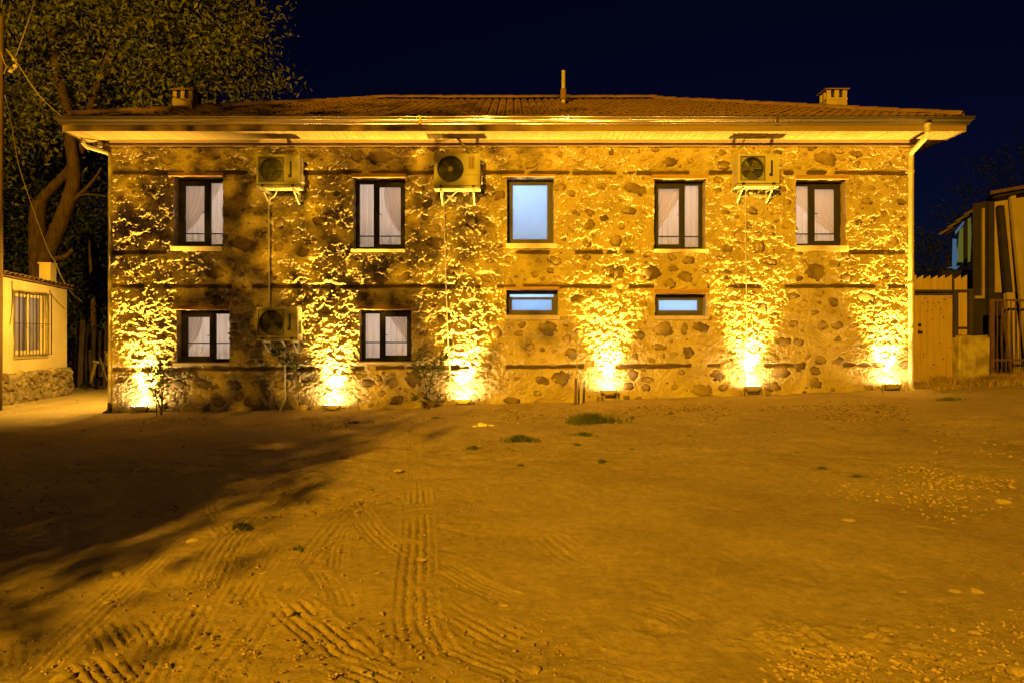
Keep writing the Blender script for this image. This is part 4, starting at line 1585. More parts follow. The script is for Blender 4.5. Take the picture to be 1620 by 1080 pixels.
hose('white drain hose running between the upper and lower left cooling units', smooth_path([PX(436, 299, -0.3), PX(437, 305, -0.2), PX(433, 311, -0.13), PX(427, 316, -0.11), PX(425, 330, -0.11), PX(425.5, 400, -0.11), PX(425.5, 480, -0.11), PX(426, 487, -0.11)], 6), 0.019)
hose('white drain hose bending to the ground below the lower cooling unit', smooth_path([PX(436, 538, -0.3), PX(445, 539, -0.22), PX(449.5, 546, -0.14), PX(450, 570, -0.12), PX(450.5, 622, -0.13), PX(449, 634, -0.16), PX(440, 654, -0.4)], 6), 0.02)
hose('thin pale conduit running down from the slatted cooling unit', smooth_path([PX(1181, 296, -0.3), PX(1181, 302, -0.16), PX(1179.5, 308, -0.12), PX(1180, 400, -0.11), PX(1181, 500, -0.11), PX(1182, 592, -0.11), PX(1183, 612, -0.12)], 6), 0.014)
hose('thin cable dropping down the wall from the round-fan cooling unit', smooth_path([PX(724, 303, -0.3), PX(716, 309, -0.16), PX(704, 321, -0.12), PX(702.5, 330, -0.11), PX(704, 400, -0.11), PX(707, 500, -0.11), PX(711, 580, -0.11), PX(714, 632, -0.12)], 6), 0.013)
hose('pale pipe slanting from the eaves to the round-fan cooling unit', [PX(722, 219, -0.12), PX(726, 222, -0.16), PX(744, 242, -0.22), PX(748, 247, -0.3)], 0.024)
hose('pale pipe run lying along the eaves trim above the round-fan unit', [PX(690, 216.5, -0.16), PX(722, 217, -0.16), PX(760, 216, -0.16), PX(768, 216, -0.14)], 0.022)


# ------------------------------------------------------------------ floodlights washing the wall
def floodlight(px, py, label, y=-0.26, loc=None, rz=0.0, power=1.0, tilt=R(14), cone=62):
    if loc is None:
        p = PX(px, py, y)
    else:
        p = Vector(loc)
    g = gz(p.x, p.y) + 0.02
    root = empty('floodlight', (p.x, p.y, g), rz)
    tag(root, label, 'floodlight', 'warm floodlights washing the stone wall')
    h = p.z - g
    hb = MB()
    hb.poly_prism([(-0.17, -0.055), (0.17, -0.055), (0.185, 0), (0.17, 0.012), (-0.17, 0.012), (-0.185, 0)], -0.085, 0.085, 'y')
    hb.box(-0.11, 0.11, -0.06, 0.06, -0.085, -0.056)
    for k in range(7):
        hb.box(-0.105 + k * 0.035 - 0.004, -0.105 + k * 0.035 + 0.004, -0.075, 0.075, -0.105, -0.086)
    hb.build('housing', 'lamp_housing', root, loc=(0, 0, h), rot=(-tilt, 0, 0))
    MB().box(-0.155, 0.155, -0.07, 0.07, 0.0125, 0.016).build('lens', 'lamp_lens', root, loc=(0, 0, h), rot=(-tilt, 0, 0))
    br = MB()
    for s in (-1, 1):
        br.box(s * 0.195 - 0.006, s * 0.195 + 0.006, -0.02, 0.02, -0.02, h - 0.0)
        br.tube([(s * 0.182, 0, h - 0.012), (s * 0.208, 0, h - 0.012)], 0.014, 8)
    br.box(-0.2, 0.2, -0.02, 0.02, -0.03, -0.015)
    br.build('stand', 'lamp_housing', root)
    cb = MB()
    cb.tube(smooth_path([(0.08, 0.05, h - 0.09), (0.22, 0.12, h - 0.12), (0.26, 0.15, 0.02), (0.27, 0.16, -0.06)], 5), 0.008, 6)
    cb.build('cable', 'black_rubber', root)
    ld = bpy.data.lights.new('flood_beam', 'SPOT')
    ld.energy = P_FLOOD * power
    ld.color = FLOOD
    ld.spot_size = R(cone)
    ld.spot_blend = 1.0
    ld.shadow_soft_size = 0.045
    lo = bpy.data.objects.new('flood_beam', ld)
    COL.objects.link(lo)
    lo.parent = root
    lo.location = (0, 0.07 * math.sin(tilt), h + 0.07 * math.cos(tilt))
    lo.rotation_euler = (R(180) - tilt, 0, 0)
    return root


FL = [(222, 643.5, 'floodlight at the far left corner of the house'), (525, 641, 'floodlight below the gap right of the lower cooling unit'),
      (732, 632, 'floodlight beside the thin wall cable and double-stemmed sapling'), (963, 617.5, 'floodlight just right of the thin stake and pipe stub'),
      (1190, 611.5, 'floodlight at the foot of the thin pale conduit'), (1411, 607.5, 'floodlight beside the downpipe at the right end of the house')]
for (px, py, lb) in FL:
    floodlight(px, py, lb)
wlp = empty('added_wall_lamp', (XL, 1.7, 3.2))  # unseen lamp, added round the corner to light the outbuilding
tag(wlp, 'added wall lamp, unseen round the left corner, lighting the small outbuilding', 'lamp')
MB().box(-0.03, 0.012, -0.09, 0.09, -0.14, 0.14).build('back_plate', 'lamp_housing', wlp, bevel=0.006)
MB().bar((-0.03, 0, 0.05), (-0.2, 0, 0.1), 0.03, 0.03).build('arm', 'lamp_housing', wlp)
MB().poly_prism([(-0.28, 0.02), (-0.16, 0.10), (-0.2, 0.17), (-0.32, 0.09)], -0.14, 0.14, 'y').build('housing', 'lamp_housing', wlp, bevel=0.006)
MB().hexa([(-0.281, -0.12, 0.012), (-0.275, -0.12, 0.006), (-0.275, 0.12, 0.006), (-0.281, 0.12, 0.012), (-0.175, -0.12, 0.084), (-0.169, -0.12, 0.078), (-0.169, 0.12, 0.078), (-0.175, 0.12, 0.084)]).build('lens', 'lamp_lens', wlp)
ld = bpy.data.lights.new('added_wall_lamp_beam', 'SPOT')
ld.energy = P_FLOOD * 0.19
ld.color = FLOOD
ld.spot_size = R(140)
ld.spot_blend = 0.8
ld.shadow_soft_size = 0.08
lo = bpy.data.objects.new('added_wall_lamp_beam', ld)
COL.objects.link(lo)
lo.parent = wlp
lo.location = (-0.28, 0, -0.02)
lo.rotation_euler = Vector((-0.75, -0.1, -0.62)).to_track_quat('-Z', 'Y').to_euler()

# ------------------------------------------------------------------ the small plastered outbuilding at the left
A_N = Vector((-12.75, 1.3, 0))
A_F = Vector((-13.04, 4.3, 0))
u_dir = (A_F - A_N).normalized()
ann = empty('outbuilding', A_N, math.atan2(u_dir.y, u_dir.x))
tag(ann, 'small cream plastered outbuilding with barred window at the left edge', 'outbuilding')
LEN = (A_F - A_N).length
U0 = -3.2
WU0, WU1, WB, WT = 0.56, 1.93, 1.10, 2.70


def zroof(u):
    return 3.06 - 0.045 * u


mb = MB()
mb.hexa([(U0, 0, 0.45), (WU0, 0, 0.45), (WU0, 0.3, 0.45), (U0, 0.3, 0.45), (U0, 0, zroof(U0)), (WU0, 0, zroof(WU0)), (WU0, 0.3, zroof(WU0)), (U0, 0.3, zroof(U0))])
mb.hexa([(WU1, 0, 0.45), (LEN, 0, 0.45), (LEN, 0.3, 0.45), (WU1, 0.3, 0.45), (WU1, 0, zroof(WU1)), (LEN, 0, zroof(LEN)), (LEN, 0.3, zroof(LEN)), (WU1, 0.3, zroof(WU1))])
mb.box(WU0, WU1, 0.0, 0.3, 0.45, WB)
mb.hexa([(WU0, 0, WT), (WU1, 0, WT), (WU1, 0.3, WT), (WU0, 0.3, WT), (WU0, 0, zroof(WU0)), (WU1, 0, zroof(WU1)), (WU1, 0.3, zroof(WU1)), (WU0, 0.3, zroof(WU0))])
mb.box(LEN - 0.3, LEN - 0.002, 0.301, 4, -0.3, 2.9)
mb.box(U0 + 0.002, U0 + 0.3, 0.301, 4, -0.3, 3.1)
mb.build('wall', 'annex_plaster', ann)
# plinth: rubble face pushed in and out
pu = np.linspace(U0 - 0.1, LEN + 0.12, 190)
pz = np.linspace(-0.5, 0.78, 44)
PU, PZ = np.meshgrid(pu, pz)
top = 0.62 + 0.05 * fbm(PU * 1.6, PU * 0, 3, 201) + 0.03 * PU / 3
PZ2 = -0.5 + (PZ + 0.5) / 1.28 * (top + 0.5)
off = 0.12 + 0.05 * fbm(PU * 3.5, PZ2 * 4.5, 4, 203) + 0.02 * fbm(PU * 11, PZ2 * 11, 3, 204)
off *= 0.35 + 0.65 * sstep(0.0, 0.1, top - PZ2)
V = np.stack([PU, -np.maximum(off, 0.01), PZ2], -1).reshape(-1, 3)
idx = np.arange(PU.size).reshape(PU.shape)
Fq = np.stack([idx[:-1, :-1], idx[:-1, 1:], idx[1:, 1:], idx[1:, :-1]], -1).reshape(-1, 4)
n0 = len(V)
ring = list(idx[:, -1]) + list(idx[-1, ::-1])
bk = V[ring].copy()
bk[:, 1] = 0.2
Vx = np.concatenate([V, bk])
Fx = np.concatenate([Fq, np.array([(ring[i], ring[i + 1], n0 + i + 1, n0 + i) for i in range(len(ring) - 1)])])
plinth = place('plinth', np_mesh('plinth', Vx, Fx), 'rubble_plinth', ann)
rs = random.Random(77)
for k in range(75):
    uu = rs.uniform(U0 + 2.2, LEN + 0.05)
    zz = rs.uniform(-0.1, 0.6)
    sx = rs.uniform(0.06, 0.15)
    place('stone', STONE_ME[k % 14], None, plinth, (uu, -0.125 - rs.uniform(0, 0.03), zz), (0, rs.uniform(-0.5, 0.5), 0), (sx, 1.3, sx * rs.uniform(0.55, 0.85)))
# window
fr = MB()
rect_frame(fr, WU0 + 0.002, WU1 - 0.002, WB + 0.002, WT - 0.002, 0.1, 0.07, 0.14)
fr.box((WU0 + WU1) / 2 - 0.06, (WU0 + WU1) / 2 + 0.06, 0.075, 0.135, WB + 0.1, WT - 0.1)
awin = fr.build('window', 'annex_frame', ann, bevel=0.008)
awin['label'] = 'cream framed window behind an iron bar cage'
MB().box(WU0 + 0.1, (WU0 + WU1) / 2 - 0.06, 0.10, 0.106, WB + 0.1, WT - 0.1).build('pane', 'window_glass', awin)
MB().box((WU0 + WU1) / 2 + 0.06, WU1 - 0.1, 0.10, 0.106, WB + 0.1, WT - 0.1).build('pane', 'window_glass', awin)
cv, cf = [], []
for i in range(41):
    x = WU0 + 0.05 + (WU1 - WU0 - 0.1) * i / 40
    y = 0.2 + 0.015 * math.sin(i * 1.3)
    cv += [(x, y, WB + 0.05), (x, y, WT - 0.05)]
for i in range(40):
    cf.append((2 * i, 2 * i + 2, 2 * i + 3, 2 * i + 1))
ac = place('curtain', np_mesh('curtain', np.array(cv), np.array(cf), True), 'curtain_cloth', None)
ac.location = ann.location
ac.rotation_euler = ann.rotation_euler
tag(ac, 'grey net curtain behind the barred outbuilding window', 'curtain')
MB().box(WU0 - 0.3, WU1 + 0.3, 1.3, 1.35, WB - 0.3, WT + 0.2).build('room', 'room_paint', awin)
al = room_lamp('room_lamp', (0, 0, 0), 6.0, (1.0, 0.78, 0.74), 0.15)
al.location = A_N + u_dir * ((WU0 + WU1) / 2) + Vector((-u_dir.y, u_dir.x, 0)) * 0.95 + Vector((0, 0, 2.3))
sg = MB()
rect_frame(sg, WU0 - 0.06, WU1 + 0.06, WB - 0.07, WT + 0.07, 0.058, -0.025, -0.002)
sg.build('window_surround', 'pillar_concrete', awin)
cage = MB()
for uu in (WU0 - 0.04, WU1 + 0.04):
    cage.bar((uu, -0.14, WB - 0.04), (uu, -0.14, WT + 0.03), 0.018, 0.018)
for yy in (-0.14,):
    for zz in (WB - 0.03, (WB + WT) / 2, WT + 0.02):
        cage.bar((WU0 - 0.04, yy, zz), (WU1 + 0.04, yy, zz), 0.016, 0.016)
        for uu in (WU0 - 0.04, WU1 + 0.04):
            cage.bar((uu, yy, zz), (uu, 0.0, zz), 0.016, 0.016)
cg = cage.build('bar_cage', 'iron', awin)
bar_me = MB().box(-0.009, 0.009, -0.158, -0.1485, WB - 0.03, WT + 0.02).mesh('bar')
bar_me.materials.append(MATS['iron'])
for k in range(11):
    place('bar', bar_me, None, awin, (WU0 - 0.03 + (WU1 - WU0 + 0.06) * k / 10, 0, 0))
# tile edge on top
rf = MB()
rf.hexa([(U0 - 0.1, -0.12, zroof(U0) + 0.0), (LEN + 0.15, -0.12, zroof(LEN)), (LEN + 0.15, 4, zroof(LEN) + 0.5), (U0 - 0.1, 4, zroof(U0) + 0.5),
         (U0 - 0.1, -0.12, zroof(U0) + 0.04), (LEN + 0.15, -0.12, zroof(LEN) + 0.04), (LEN + 0.15, 4, zroof(LEN) + 0.54), (U0 - 0.1, 4, zroof(U0) + 0.54)])
arf = rf.build('roof', 'roof_tile', ann)
tv, tf_ = barrel_geo()
tile_me = np_mesh('roof_tile', tv, tf_)
tile_me.materials.append(MATS['roof_tile'])
k = 0
uu = U0
while uu < LEN + 0.1:
    place('roof_tile', tile_me, None, arf, (uu, -0.18, zroof(uu) + 0.04 + rs.uniform(-0.006, 0.01)), (R(7), rs.uniform(-0.05, 0.05), 0))
    uu += 0.2
ch = MB()
ch.box(2.45, 2.75, 0.15, 0.45, 2.9, 3.62)
ch.box(2.42, 2.78, 0.12, 0.48, 3.62, 3.66)
ch.build('chimney', 'annex_plaster', ann)
cr = MB()
for (a, b, c) in (((0.45, 2.98), (0.5, 2.3), (0.36, 1.85)), ((2.1, 2.85), (2.3, 2.6), (2.9, 2.35))):
    cr.tube([(p.x, -0.012, p.y) for p in [Vector((q[0], q[1], 0)) for q in bez((a[0], a[1], 0), (b[0], b[1], 0), (c[0], c[1], 0), 8)]], 0.008, 5)
cr.build('cable', 'dark_wire', ann)

# ------------------------------------------------------------------ utility pole with wires
PB = Vector((-12.03, 0.3, gz(-12, 0.3)))
pole = empty('utility_pole', PB)
tag(pole, 'wooden utility pole cut by the left edge of the picture', 'utility pole')
pm = MB()
pm.tube([(-0.04, 0, -0.4), (-0.02, 0, 2.5), (0.0, 0, 5.5), (0.04, 0, 9.2)], [0.10, 0.098, 0.09, 0.08], 14)
pm.build('pole', 'pole_wood', pole, smooth=True)


def rel(p):
    return Vector(p) - PB


pm = MB()
pm.tube([rel(PX(10, 78, 0.25)), rel(PX(22, 95, 0.2))], 0.014, 6)
pm.tube(smooth_path([rel(PX(23, 94, 0.2)), rel(PX(26, 104, 0.2)), rel(PX(20, 112, 0.2)), rel(PX(12, 106, 0.25))], 5), 0.016, 6)
hook = pm.build('hook', 'wire', pole)
pm = MB()
for (cx, cy) in ((23, 95), (24, 105), (17, 113)):
    c = rel(PX(cx, cy, 0.2))
    pm.tube([c + Vector((-0.045, 0, 0)), c + Vector((-0.02, 0, 0)), c + Vector((0, 0, 0)), c + Vector((0.02, 0, 0)), c + Vector((0.045, 0, 0))], [0.03, 0.042, 0.026, 0.042, 0.03], 10)
pm.build('insulator', 'white_plastic', pole)


def wire(label, pts, r, m='wire'):
    mb = MB()
    mb.tube(smooth_path(pts, 8), r, 5)
    o = mb.build('wire', m, None, smooth=True)
    tag(o, label, 'wire')


wire('taut pale wire rising from the pole insulator out of the picture', [PX(23, 95, 0.2), PX(40, 48, -1.2), PX(56, -2, -2.6), PX(76, -70, -4.5)], 0.012)
wire('slack pale wire from the pole to the roof corner', [PX(10, 78, 0.2), PX(25, 97, 0.1), PX(52, 138, -0.2), PX(70, 160, -0.5), PX(98, 185, -0.88)], 0.013)
wire('short pale wire leaving the top left corner beside the pole', [PX(2, 12, 0.2), PX(4, -5, -0.5), PX(10, -60, -2)], 0.012)
wire('thin dark cable sagging from the pole to the outbuilding chimney', [PX(8, 152, 0.2), PX(19, 200, 1.2), PX(30, 262, 2.2), PX(52, 330, 3.0), PX(76, 395, 3.7), PX(86, 412, 3.9)], 0.012)
wire('thin cable drooping from the outbuilding chimney into the alley', [PX(86, 412, 3.9), PX(98, 440, 4.2), PX(112, 462, 4.6), PX(130, 478, 5.2)], 0.016)
wire('loose cable hanging down the side of the utility pole', [PX(1, 82, 0.15), PX(7, 100, 0.12), PX(10, 106, 0.12), PX(6, 118, 0.16)], 0.012)


# ------------------------------------------------------------------ trees
def leaf_cloud(blobs, n, size, seed, aspect=0.36, spray=28, droop=0.45, cut=None):
    """Leaf quads in sprays scattered through ellipsoid blobs (x, y, z, rx, ry, rz, weight)."""
    r = np.random.RandomState(seed)
    w = np.array([b[6] for b in blobs], float)
    w /= w.sum()
    ns = max(1, n // spray)
    bi = r.choice(len(blobs), ns, p=w)
    B = np.array([b[:6] for b in blobs])[bi]
    d = r.normal(size=(ns, 3))
    d /= np.linalg.norm(d, axis=1)[:, None]
    rad = r.uniform(0.25, 1.0, ns) ** 0.55
    C = B[:, :3] + d * rad[:, None] * B[:, 3:6]
    # each spray runs outwards along a drooping twig
    tw = d + r.normal(size=(ns, 3)) * 0.6
    tw[:, 2] -= droop
    tw /= np.linalg.norm(tw, axis=1)[:, None]
    t = r.uniform(0, 1, (ns, spray))
    P = C[:, None, :] + tw[:, None, :] * (t[..., None] * size * 7) + r.normal(size=(ns, spray, 3)) * size * 0.9
    P = P.reshape(-1, 3)
    if cut is not None:
        P = P[cut(P)]
    m = len(P)
    a = r.normal(size=(m, 3))
    a[:, 2] -= 0.35
    a /= np.linalg.norm(a, axis=1)[:, None]
    b = np.cross(a, r.normal(size=(m, 3)))
    b /= np.linalg.norm(b, axis=1)[:, None] + 1e-9
    s = size * r.uniform(0.55, 1.25, m)[:, None]
    nrm = np.cross(a, b)
    V = np.stack([P, P + a * s * 0.5 + b * s * aspect * 0.5 + nrm * s * 0.06, P + a * s, P + a * s * 0.5 - b * s * aspect * 0.5 + nrm * s * 0.06], 1).reshape(-1, 3)
    F = np.arange(4 * m).reshape(m, 4)
    return np_mesh('crown', V, F)


def tree(name, label, base, limbs, blobs, n, size, seed, leaf='tree_leaf', group=None, twigs=0, cut=None):
    root = empty(name, base)
    tag(root, label, 'tree', group)
    bv = Vector(base)
    mb = MB()
    for (pts, r0, r1) in limbs[:1]:
        p = smooth_path([Vector(q) - bv for q in pts], 5)
        mb.tube(p, [r0 + (r1 - r0) * i / (len(p) - 1) for i in range(len(p))], 10)
    trunk = mb.build('trunk', 'bark', root, smooth=True)
    for (pts, r0, r1) in limbs[1:]:
        mb = MB()
        p = smooth_path([Vector(q) - bv for q in pts], 5)
        mb.tube(p, [r0 + (r1 - r0) * i / (len(p) - 1) for i in range(len(p))], 8)
        mb.build('limb', 'bark', root, smooth=True)
    if twigs:
        r = random.Random(seed)
        mb = MB()
        for k in range(twigs):
            b = blobs[r.randrange(len(blobs))]
            c = Vector(b[:3])
            d = Vector((r.gauss(0, 1), r.gauss(0, 1), r.gauss(0, 0.8))).normalized()
            e = c + Vector((d.x * b[3], d.y * b[4], d.z * b[5])) * 0.95
            mid = (c + e) / 2 + Vector((r.gauss(0, 0.3), r.gauss(0, 0.3), r.gauss(0, 0.3)))
            p = [q - bv for q in bez(c, mid, e, 5)]
            mb.tube(p, [0.045 - 0.036 * i / 5 for i in range(6)], 5, False)
        tag(mb.build('twigs', 'bark', root, smooth=True), kind='stuff')
    me = leaf_cloud([(b[0] - bv.x, b[1] - bv.y, b[2] - bv.z, *b[3:]) for b in blobs], n, size, seed, cut=(None if cut is None else (lambda P: cut(P + np.array(bv)))))
    place('crown', me, leaf, root)
    return root


def clumps(blobs, per, f, seed):
    r = random.Random(seed)
    out = []
    for b in blobs:
        for _ in range(max(2, int(per * b[6]))):
            d = Vector((r.gauss(0, 1), r.gauss(0, 1), r.gauss(0, 1))).normalized() * r.uniform(0.3, 1.0) ** 0.5
            q = f * r.uniform(0.6, 1.3)
            rad = (b[3] + b[4] + b[5]) / 3 * q
            out.append((b[0] + d.x * b[3], b[1] + d.y * b[4], b[2] + d.z * b[5], rad * 1.25, rad * 1.1, rad * 0.6, rad ** 2))
    return out


def blob(px, py, y, rpx, rpy, ry, w):
    c = PX(px, py, y)
    s = (D0 + y) / FPX
    return (c.x, c.y, c.z, rpx * s, ry, rpy * s, w)


BY = 8.3
T = lambda px, py, y=BY: PX(px, py, y)
big_blobs = [blob(60, 40, 9.5, 95, 70, 2.0, 1.0), blob(160, -10, 10.5, 110, 70, 2.4, 1.2), blob(250, 40, 11.5, 85, 75, 2.2, 1.2), blob(330, 20, 12.5, 75, 65, 2.2, 1.0),
             blob(375, 90, 13, 38, 50, 1.8, 0.5), blob(320, 130, 12.8, 80, 40, 1.8, 0.7), blob(200, 110, 11.5, 90, 55, 2.0, 0.9), blob(100, 140, 10, 90, 50, 1.8, 0.7),
             blob(30, 160, 8.8, 60, 60, 1.5, 0.5), blob(385, 15, 12.8, 30, 30, 1.4, 0.3), blob(20, 240, 10, 45, 60, 1.2, 0.25), blob(265, -80, 12, 110, 60, 2.6, 0.8), blob(80, -70, 10, 120, 60, 2.4, 0.6)]
tree('broad_tree', 'tall broadleaf tree with forked trunk behind the left end of the house', (T(60, 615)[0], BY, -0.2),
     [([T(58, 640), T(60, 500), T(62, 430), T(60, 380), T(60, 335), T(64, 320)], 0.36, 0.24),
      ([T(64, 345), T(64, 322), T(80, 300), T(105, 275), T(122, 250), T(132, 225), T(140, 180, 9), T(160, 120, 9.5), T(190, 40, 10)], 0.19, 0.09),
      ([T(66, 430), T(76, 400, 8.0), T(95, 355, 7.8), T(113, 305, 7.8), T(117, 270, 7.8), T(112, 225, 8), T(110, 190, 8.3), T(90, 110, 9), T(70, 20, 9.5)], 0.30, 0.12),
      ([T(115, 318, 7.8), T(135, 300, 7.7), T(152, 280, 7.6), T(160, 266, 7.5)], 0.08, 0.03),
      ([T(116, 312, 7.8), T(140, 308, 7.6), T(175, 312, 7.4)], 0.05, 0.02),
      ([T(74, 410), T(100, 408, 7.9), T(115, 395, 7.8)], 0.12, 0.06),
      ([T(160, 120, 9.5), T(220, 100, 11), T(300, 90, 12), T(380, 70, 12.6)], 0.10, 0.03),
      ([T(150, 150, 9.2), T(155, 90, 10), T(160, 30, 10.5), T(165, -40, 11)], 0.10, 0.04),
      ([T(90, 110, 9), T(60, 90, 9), T(30, 60, 9)], 0.08, 0.03)],
     clumps(big_blobs, 22, 0.21, 8), 56000, 0.25, 31, 'tree_leaf', twigs=90)
tree('thicket_tree', 'dark leafy thicket filling the alley behind the outbuilding', (T(150, 600, 12)[0], 12, -0.2),
     [([T(150, 620, 12), T(148, 500, 12), T(140, 380, 12)], 0.15, 0.06)],
     clumps([blob(150, 400, 14, 50, 100, 1.2, 1), blob(110, 320, 14, 60, 90, 1.2, 1), blob(30, 360, 12.5, 55, 100, 1.2, 1), blob(150, 520, 14, 50, 80, 1.2, 1), blob(20, 250, 13, 60, 80, 1.2, 1), blob(130, 240, 14.5, 60, 70, 1.2, 1), blob(70, 440, 14, 60, 80, 1.2, 1)], 14, 0.42, 9),
     34000, 0.24, 37, 'dark_leaf')
# street tree outside the picture whose shadow falls over the yard and the left half of the house
SX, SY = -7.15, -20.4
tree('street_tree', 'slim street tree behind the camera, shading the left yard', (SX, SY, 0),
     [([(SX, SY, -0.2), (SX + 0.05, SY, 2), (SX - 0.05, SY + 0.1, 4.5), (SX, SY, 7.5)], 0.15, 0.05),
      ([(SX, SY, 3.4), (SX - 0.9, SY, 4.6), (SX - 1.6, SY, 5.6)], 0.07, 0.03), ([(SX, SY, 3.8), (SX + 0.9, SY, 5), (SX + 1.4, SY, 6)], 0.07, 0.03)],
     [(-7.4, SY, 9.0, 1.2, 1.0, 0.6, 0.36), (-7.1, SY, 8.15, 1.5, 1.2, 0.6, 0.42), (-6.35, SY, 5.7, 0.6, 0.7, 0.5, 0.45), (-7.2, SY, 4.95, 1.7, 1.5, 1.1, 1.6), (-7.9, SY, 5.5, 1.2, 1.0, 0.7, 0.8), (-5.6, SY, 9.3, 0.35, 0.35, 0.18, 0.05), (-8.7, SY, 5.2, 0.9, 0.9, 1.0, 0.6)],
     34000, 0.18, 43)
# dim trees far to the right
far = [(1500, 400, 34, 60, 60), (1585, 330, 38, 75, 80), (1480, 470, 30, 45, 50), (1640, 300, 42, 80, 90)]
far_lab = ['dim tree low in the gap right of the house', 'dim tall tree behind the dark timber building', 'dim bush low behind the plank gate', 'dim tree top at the right edge of the sky']
for i, ((px, py, y, a, b), lb) in enumerate(zip(far, far_lab)):
    c = PX(px, py, y)
    tree('far_tree', lb, (c.x, y, 0.3), [([(c.x, y, 0), (c.x, y, c.z * 0.6), (c.x, y, c.z)], 0.3, 0.08)],
         [blob(px, py, y, a, b, 2.5, 1), blob(px + a * 0.4, py + b * 0.8, y, a * 0.9, b * 0.8, 2.5, 0.8)], 5000, 0.28, 60 + i, 'dark_leaf', 'dim trees beyond the yard')

# ------------------------------------------------------------------ tumbledown fence and sawhorse in the alley
fence = empty('picket_fence', (-15.5, 8.0, -0.2))
tag(fence, 'tumbledown fence of uneven sticks closing the alley', 'fence')
fo = Vector((-15.5, 8.0, -0.2))
rs = random.Random(5)
for k, px in enumerate((112, 119, 122, 127, 131, 137, 142, 145, 152, 158, 166, 172)):
    topy = rs.uniform(505, 560)
    y = 6.5 + rs.uniform(0, 1.5)
    a = PX(px + rs.uniform(-3, 3), 615, y) - fo
    b = PX(px + rs.uniform(-5, 5), topy, y) - fo
    mb = MB()
    wdt = rs.choice([0.05, 0.07, 0.11, 0.14])
    mb.bar(a, b, wdt, 0.04, up=(0, 1, 0))
    mb.build('picket', 'weathered_board', fence)
sp = PX(160, 592, 5.5)
saw = empty('sawhorse', (sp.x, sp.y, sp.z - 0.5))
tag(saw, 'broken pale sawhorse leaning in the alley by the house corner', 'sawhorse')
so = Vector((sp.x, sp.y, sp.z - 0.5))
mb = MB()
mb.bar(PX(148, 571, 5.5) - so, PX(178, 577, 5.5) - so, 0.09, 0.06)
mb.build('beam', 'weathered_board', saw)
for (a, b) in (((176, 545), (160, 595)), ((166, 555), (176, 590)), ((152, 572), (143, 605)), ((158, 565), (170, 602))):
    MB().bar(PX(*a, 5.45) - so, PX(*b, 5.55) - so, 0.06, 0.05).build('leg', 'weathered_board', saw)

# ------------------------------------------------------------------ gate, pillar, railing and buildings at the right
GYY = 1.2
GS = FPX / (D0 + GYY)


def gx_(px):
    return (px - 810) / GS


def gzz(py):
    return EYE - (py - 530) / GS


gate = empty('plank_gate', (gx_(1490), GYY, gz(gx_(1490), GYY)))
tag(gate, 'pine plank gate with sawtooth top in a dark steel frame', 'gate')
go = Vector(gate.location)


def gbuild(mb, name, m, bevel=0.0, parent=gate):
    mb.v = [(v[0] - go.x, v[1] - go.y, v[2] - go.z) for v in mb.v]
    return mb.build(name, m, parent, bevel=bevel)


# door leaf planks
leaf_x = np.linspace(gx_(1446), gx_(1507), 7)
for i in range(6):
    mb = MB()
    mb.box(leaf_x[i] + 0.003, leaf_x[i + 1] - 0.003, GYY + rnd.uniform(-0.004, 0.004), GYY + 0.03, gzz(604), gzz(467.5))
    pl = gbuild(mb, 'plank', 'pine_board', 0.003)
kn = MB()
for k in range(30):
    x = rnd.uniform(leaf_x[0] + 0.1, leaf_x[-1] - 0.04)
    z = rnd.uniform(gzz(600), gzz(470))
    kn.tube([(x, GYY - 0.0065, z), (x, GYY + 0.01, z)], rnd.uniform(0.010, 0.024), 8)
tag(gbuild(kn, 'knots', 'knot'), kind='stuff')
# sawtooth boards above the door and beside it
for (a, b, n, zb) in ((1440, 1508, 6, gzz(461)), (1512, 1532, 2, gzz(530))):
    bxs = np.linspace(gx_(a), gx_(b), n + 1)
    for i in range(n):
        mb = MB()
        x0, x1 = bxs[i] + 0.003, bxs[i + 1] - 0.003
        zt = gzz(441) + rnd.uniform(-0.01, 0.01)
        y0 = GYY + 0.04
        mb.hexa([(x0, y0, zb), (x1, y0, zb), (x1, y0 + 0.025, zb), (x0, y0 + 0.025, zb), (x0, y0, zt), (x1, y0, zt + 0.10), (x1, y0 + 0.025, zt + 0.10), (x0, y0 + 0.025, zt)])
        gbuild(mb, 'plank', 'pine_board', 0.003)
fm_ = MB()
fm_.box(gx_(1440), gx_(1533), GYY - 0.03, GYY + 0.035, gzz(462), gzz(458.5))
fm_.box(gx_(1440), gx_(1508), GYY - 0.022, GYY + 0.033, gzz(467), gzz(464))
fm_.box(gx_(1508), gx_(1515), GYY - 0.035, GYY + 0.036, gzz(612), gzz(462))
fm_.box(gx_(1533), gx_(1538.5), GYY - 0.032, GYY + 0.034, gzz(612), gzz(457))
fm_.box(gx_(1515), gx_(1533), GYY - 0.02, GYY + 0.036, gzz(520), gzz(517))
fm_.box(gx_(1508.5), gx_(1510), GYY + 0.02, GYY + 0.038, gzz(458), gzz(436))
fm_.box(gx_(1446), gx_(1508), GYY - 0.02, GYY + 0.03, gzz(609), gzz(604.5))
gbuild(fm_, 'gate_frame', 'gate_steel', 0.004)
mb = MB()
mb.box(gx_(1452), gx_(1456.5), GYY - 0.03, GYY - 0.006, gzz(516), gzz(512))
mb.tube([(gx_(1453.5), GYY - 0.02, gzz(525)), (gx_(1453.5), GYY - 0.07, gzz(525))], 0.03, 10)
mb.box(gx_(1450), gx_(1457), GYY - 0.075, GYY - 0.05, gzz(527), gzz(523.5))
gbuild(mb, 'lock', 'black_rubber')

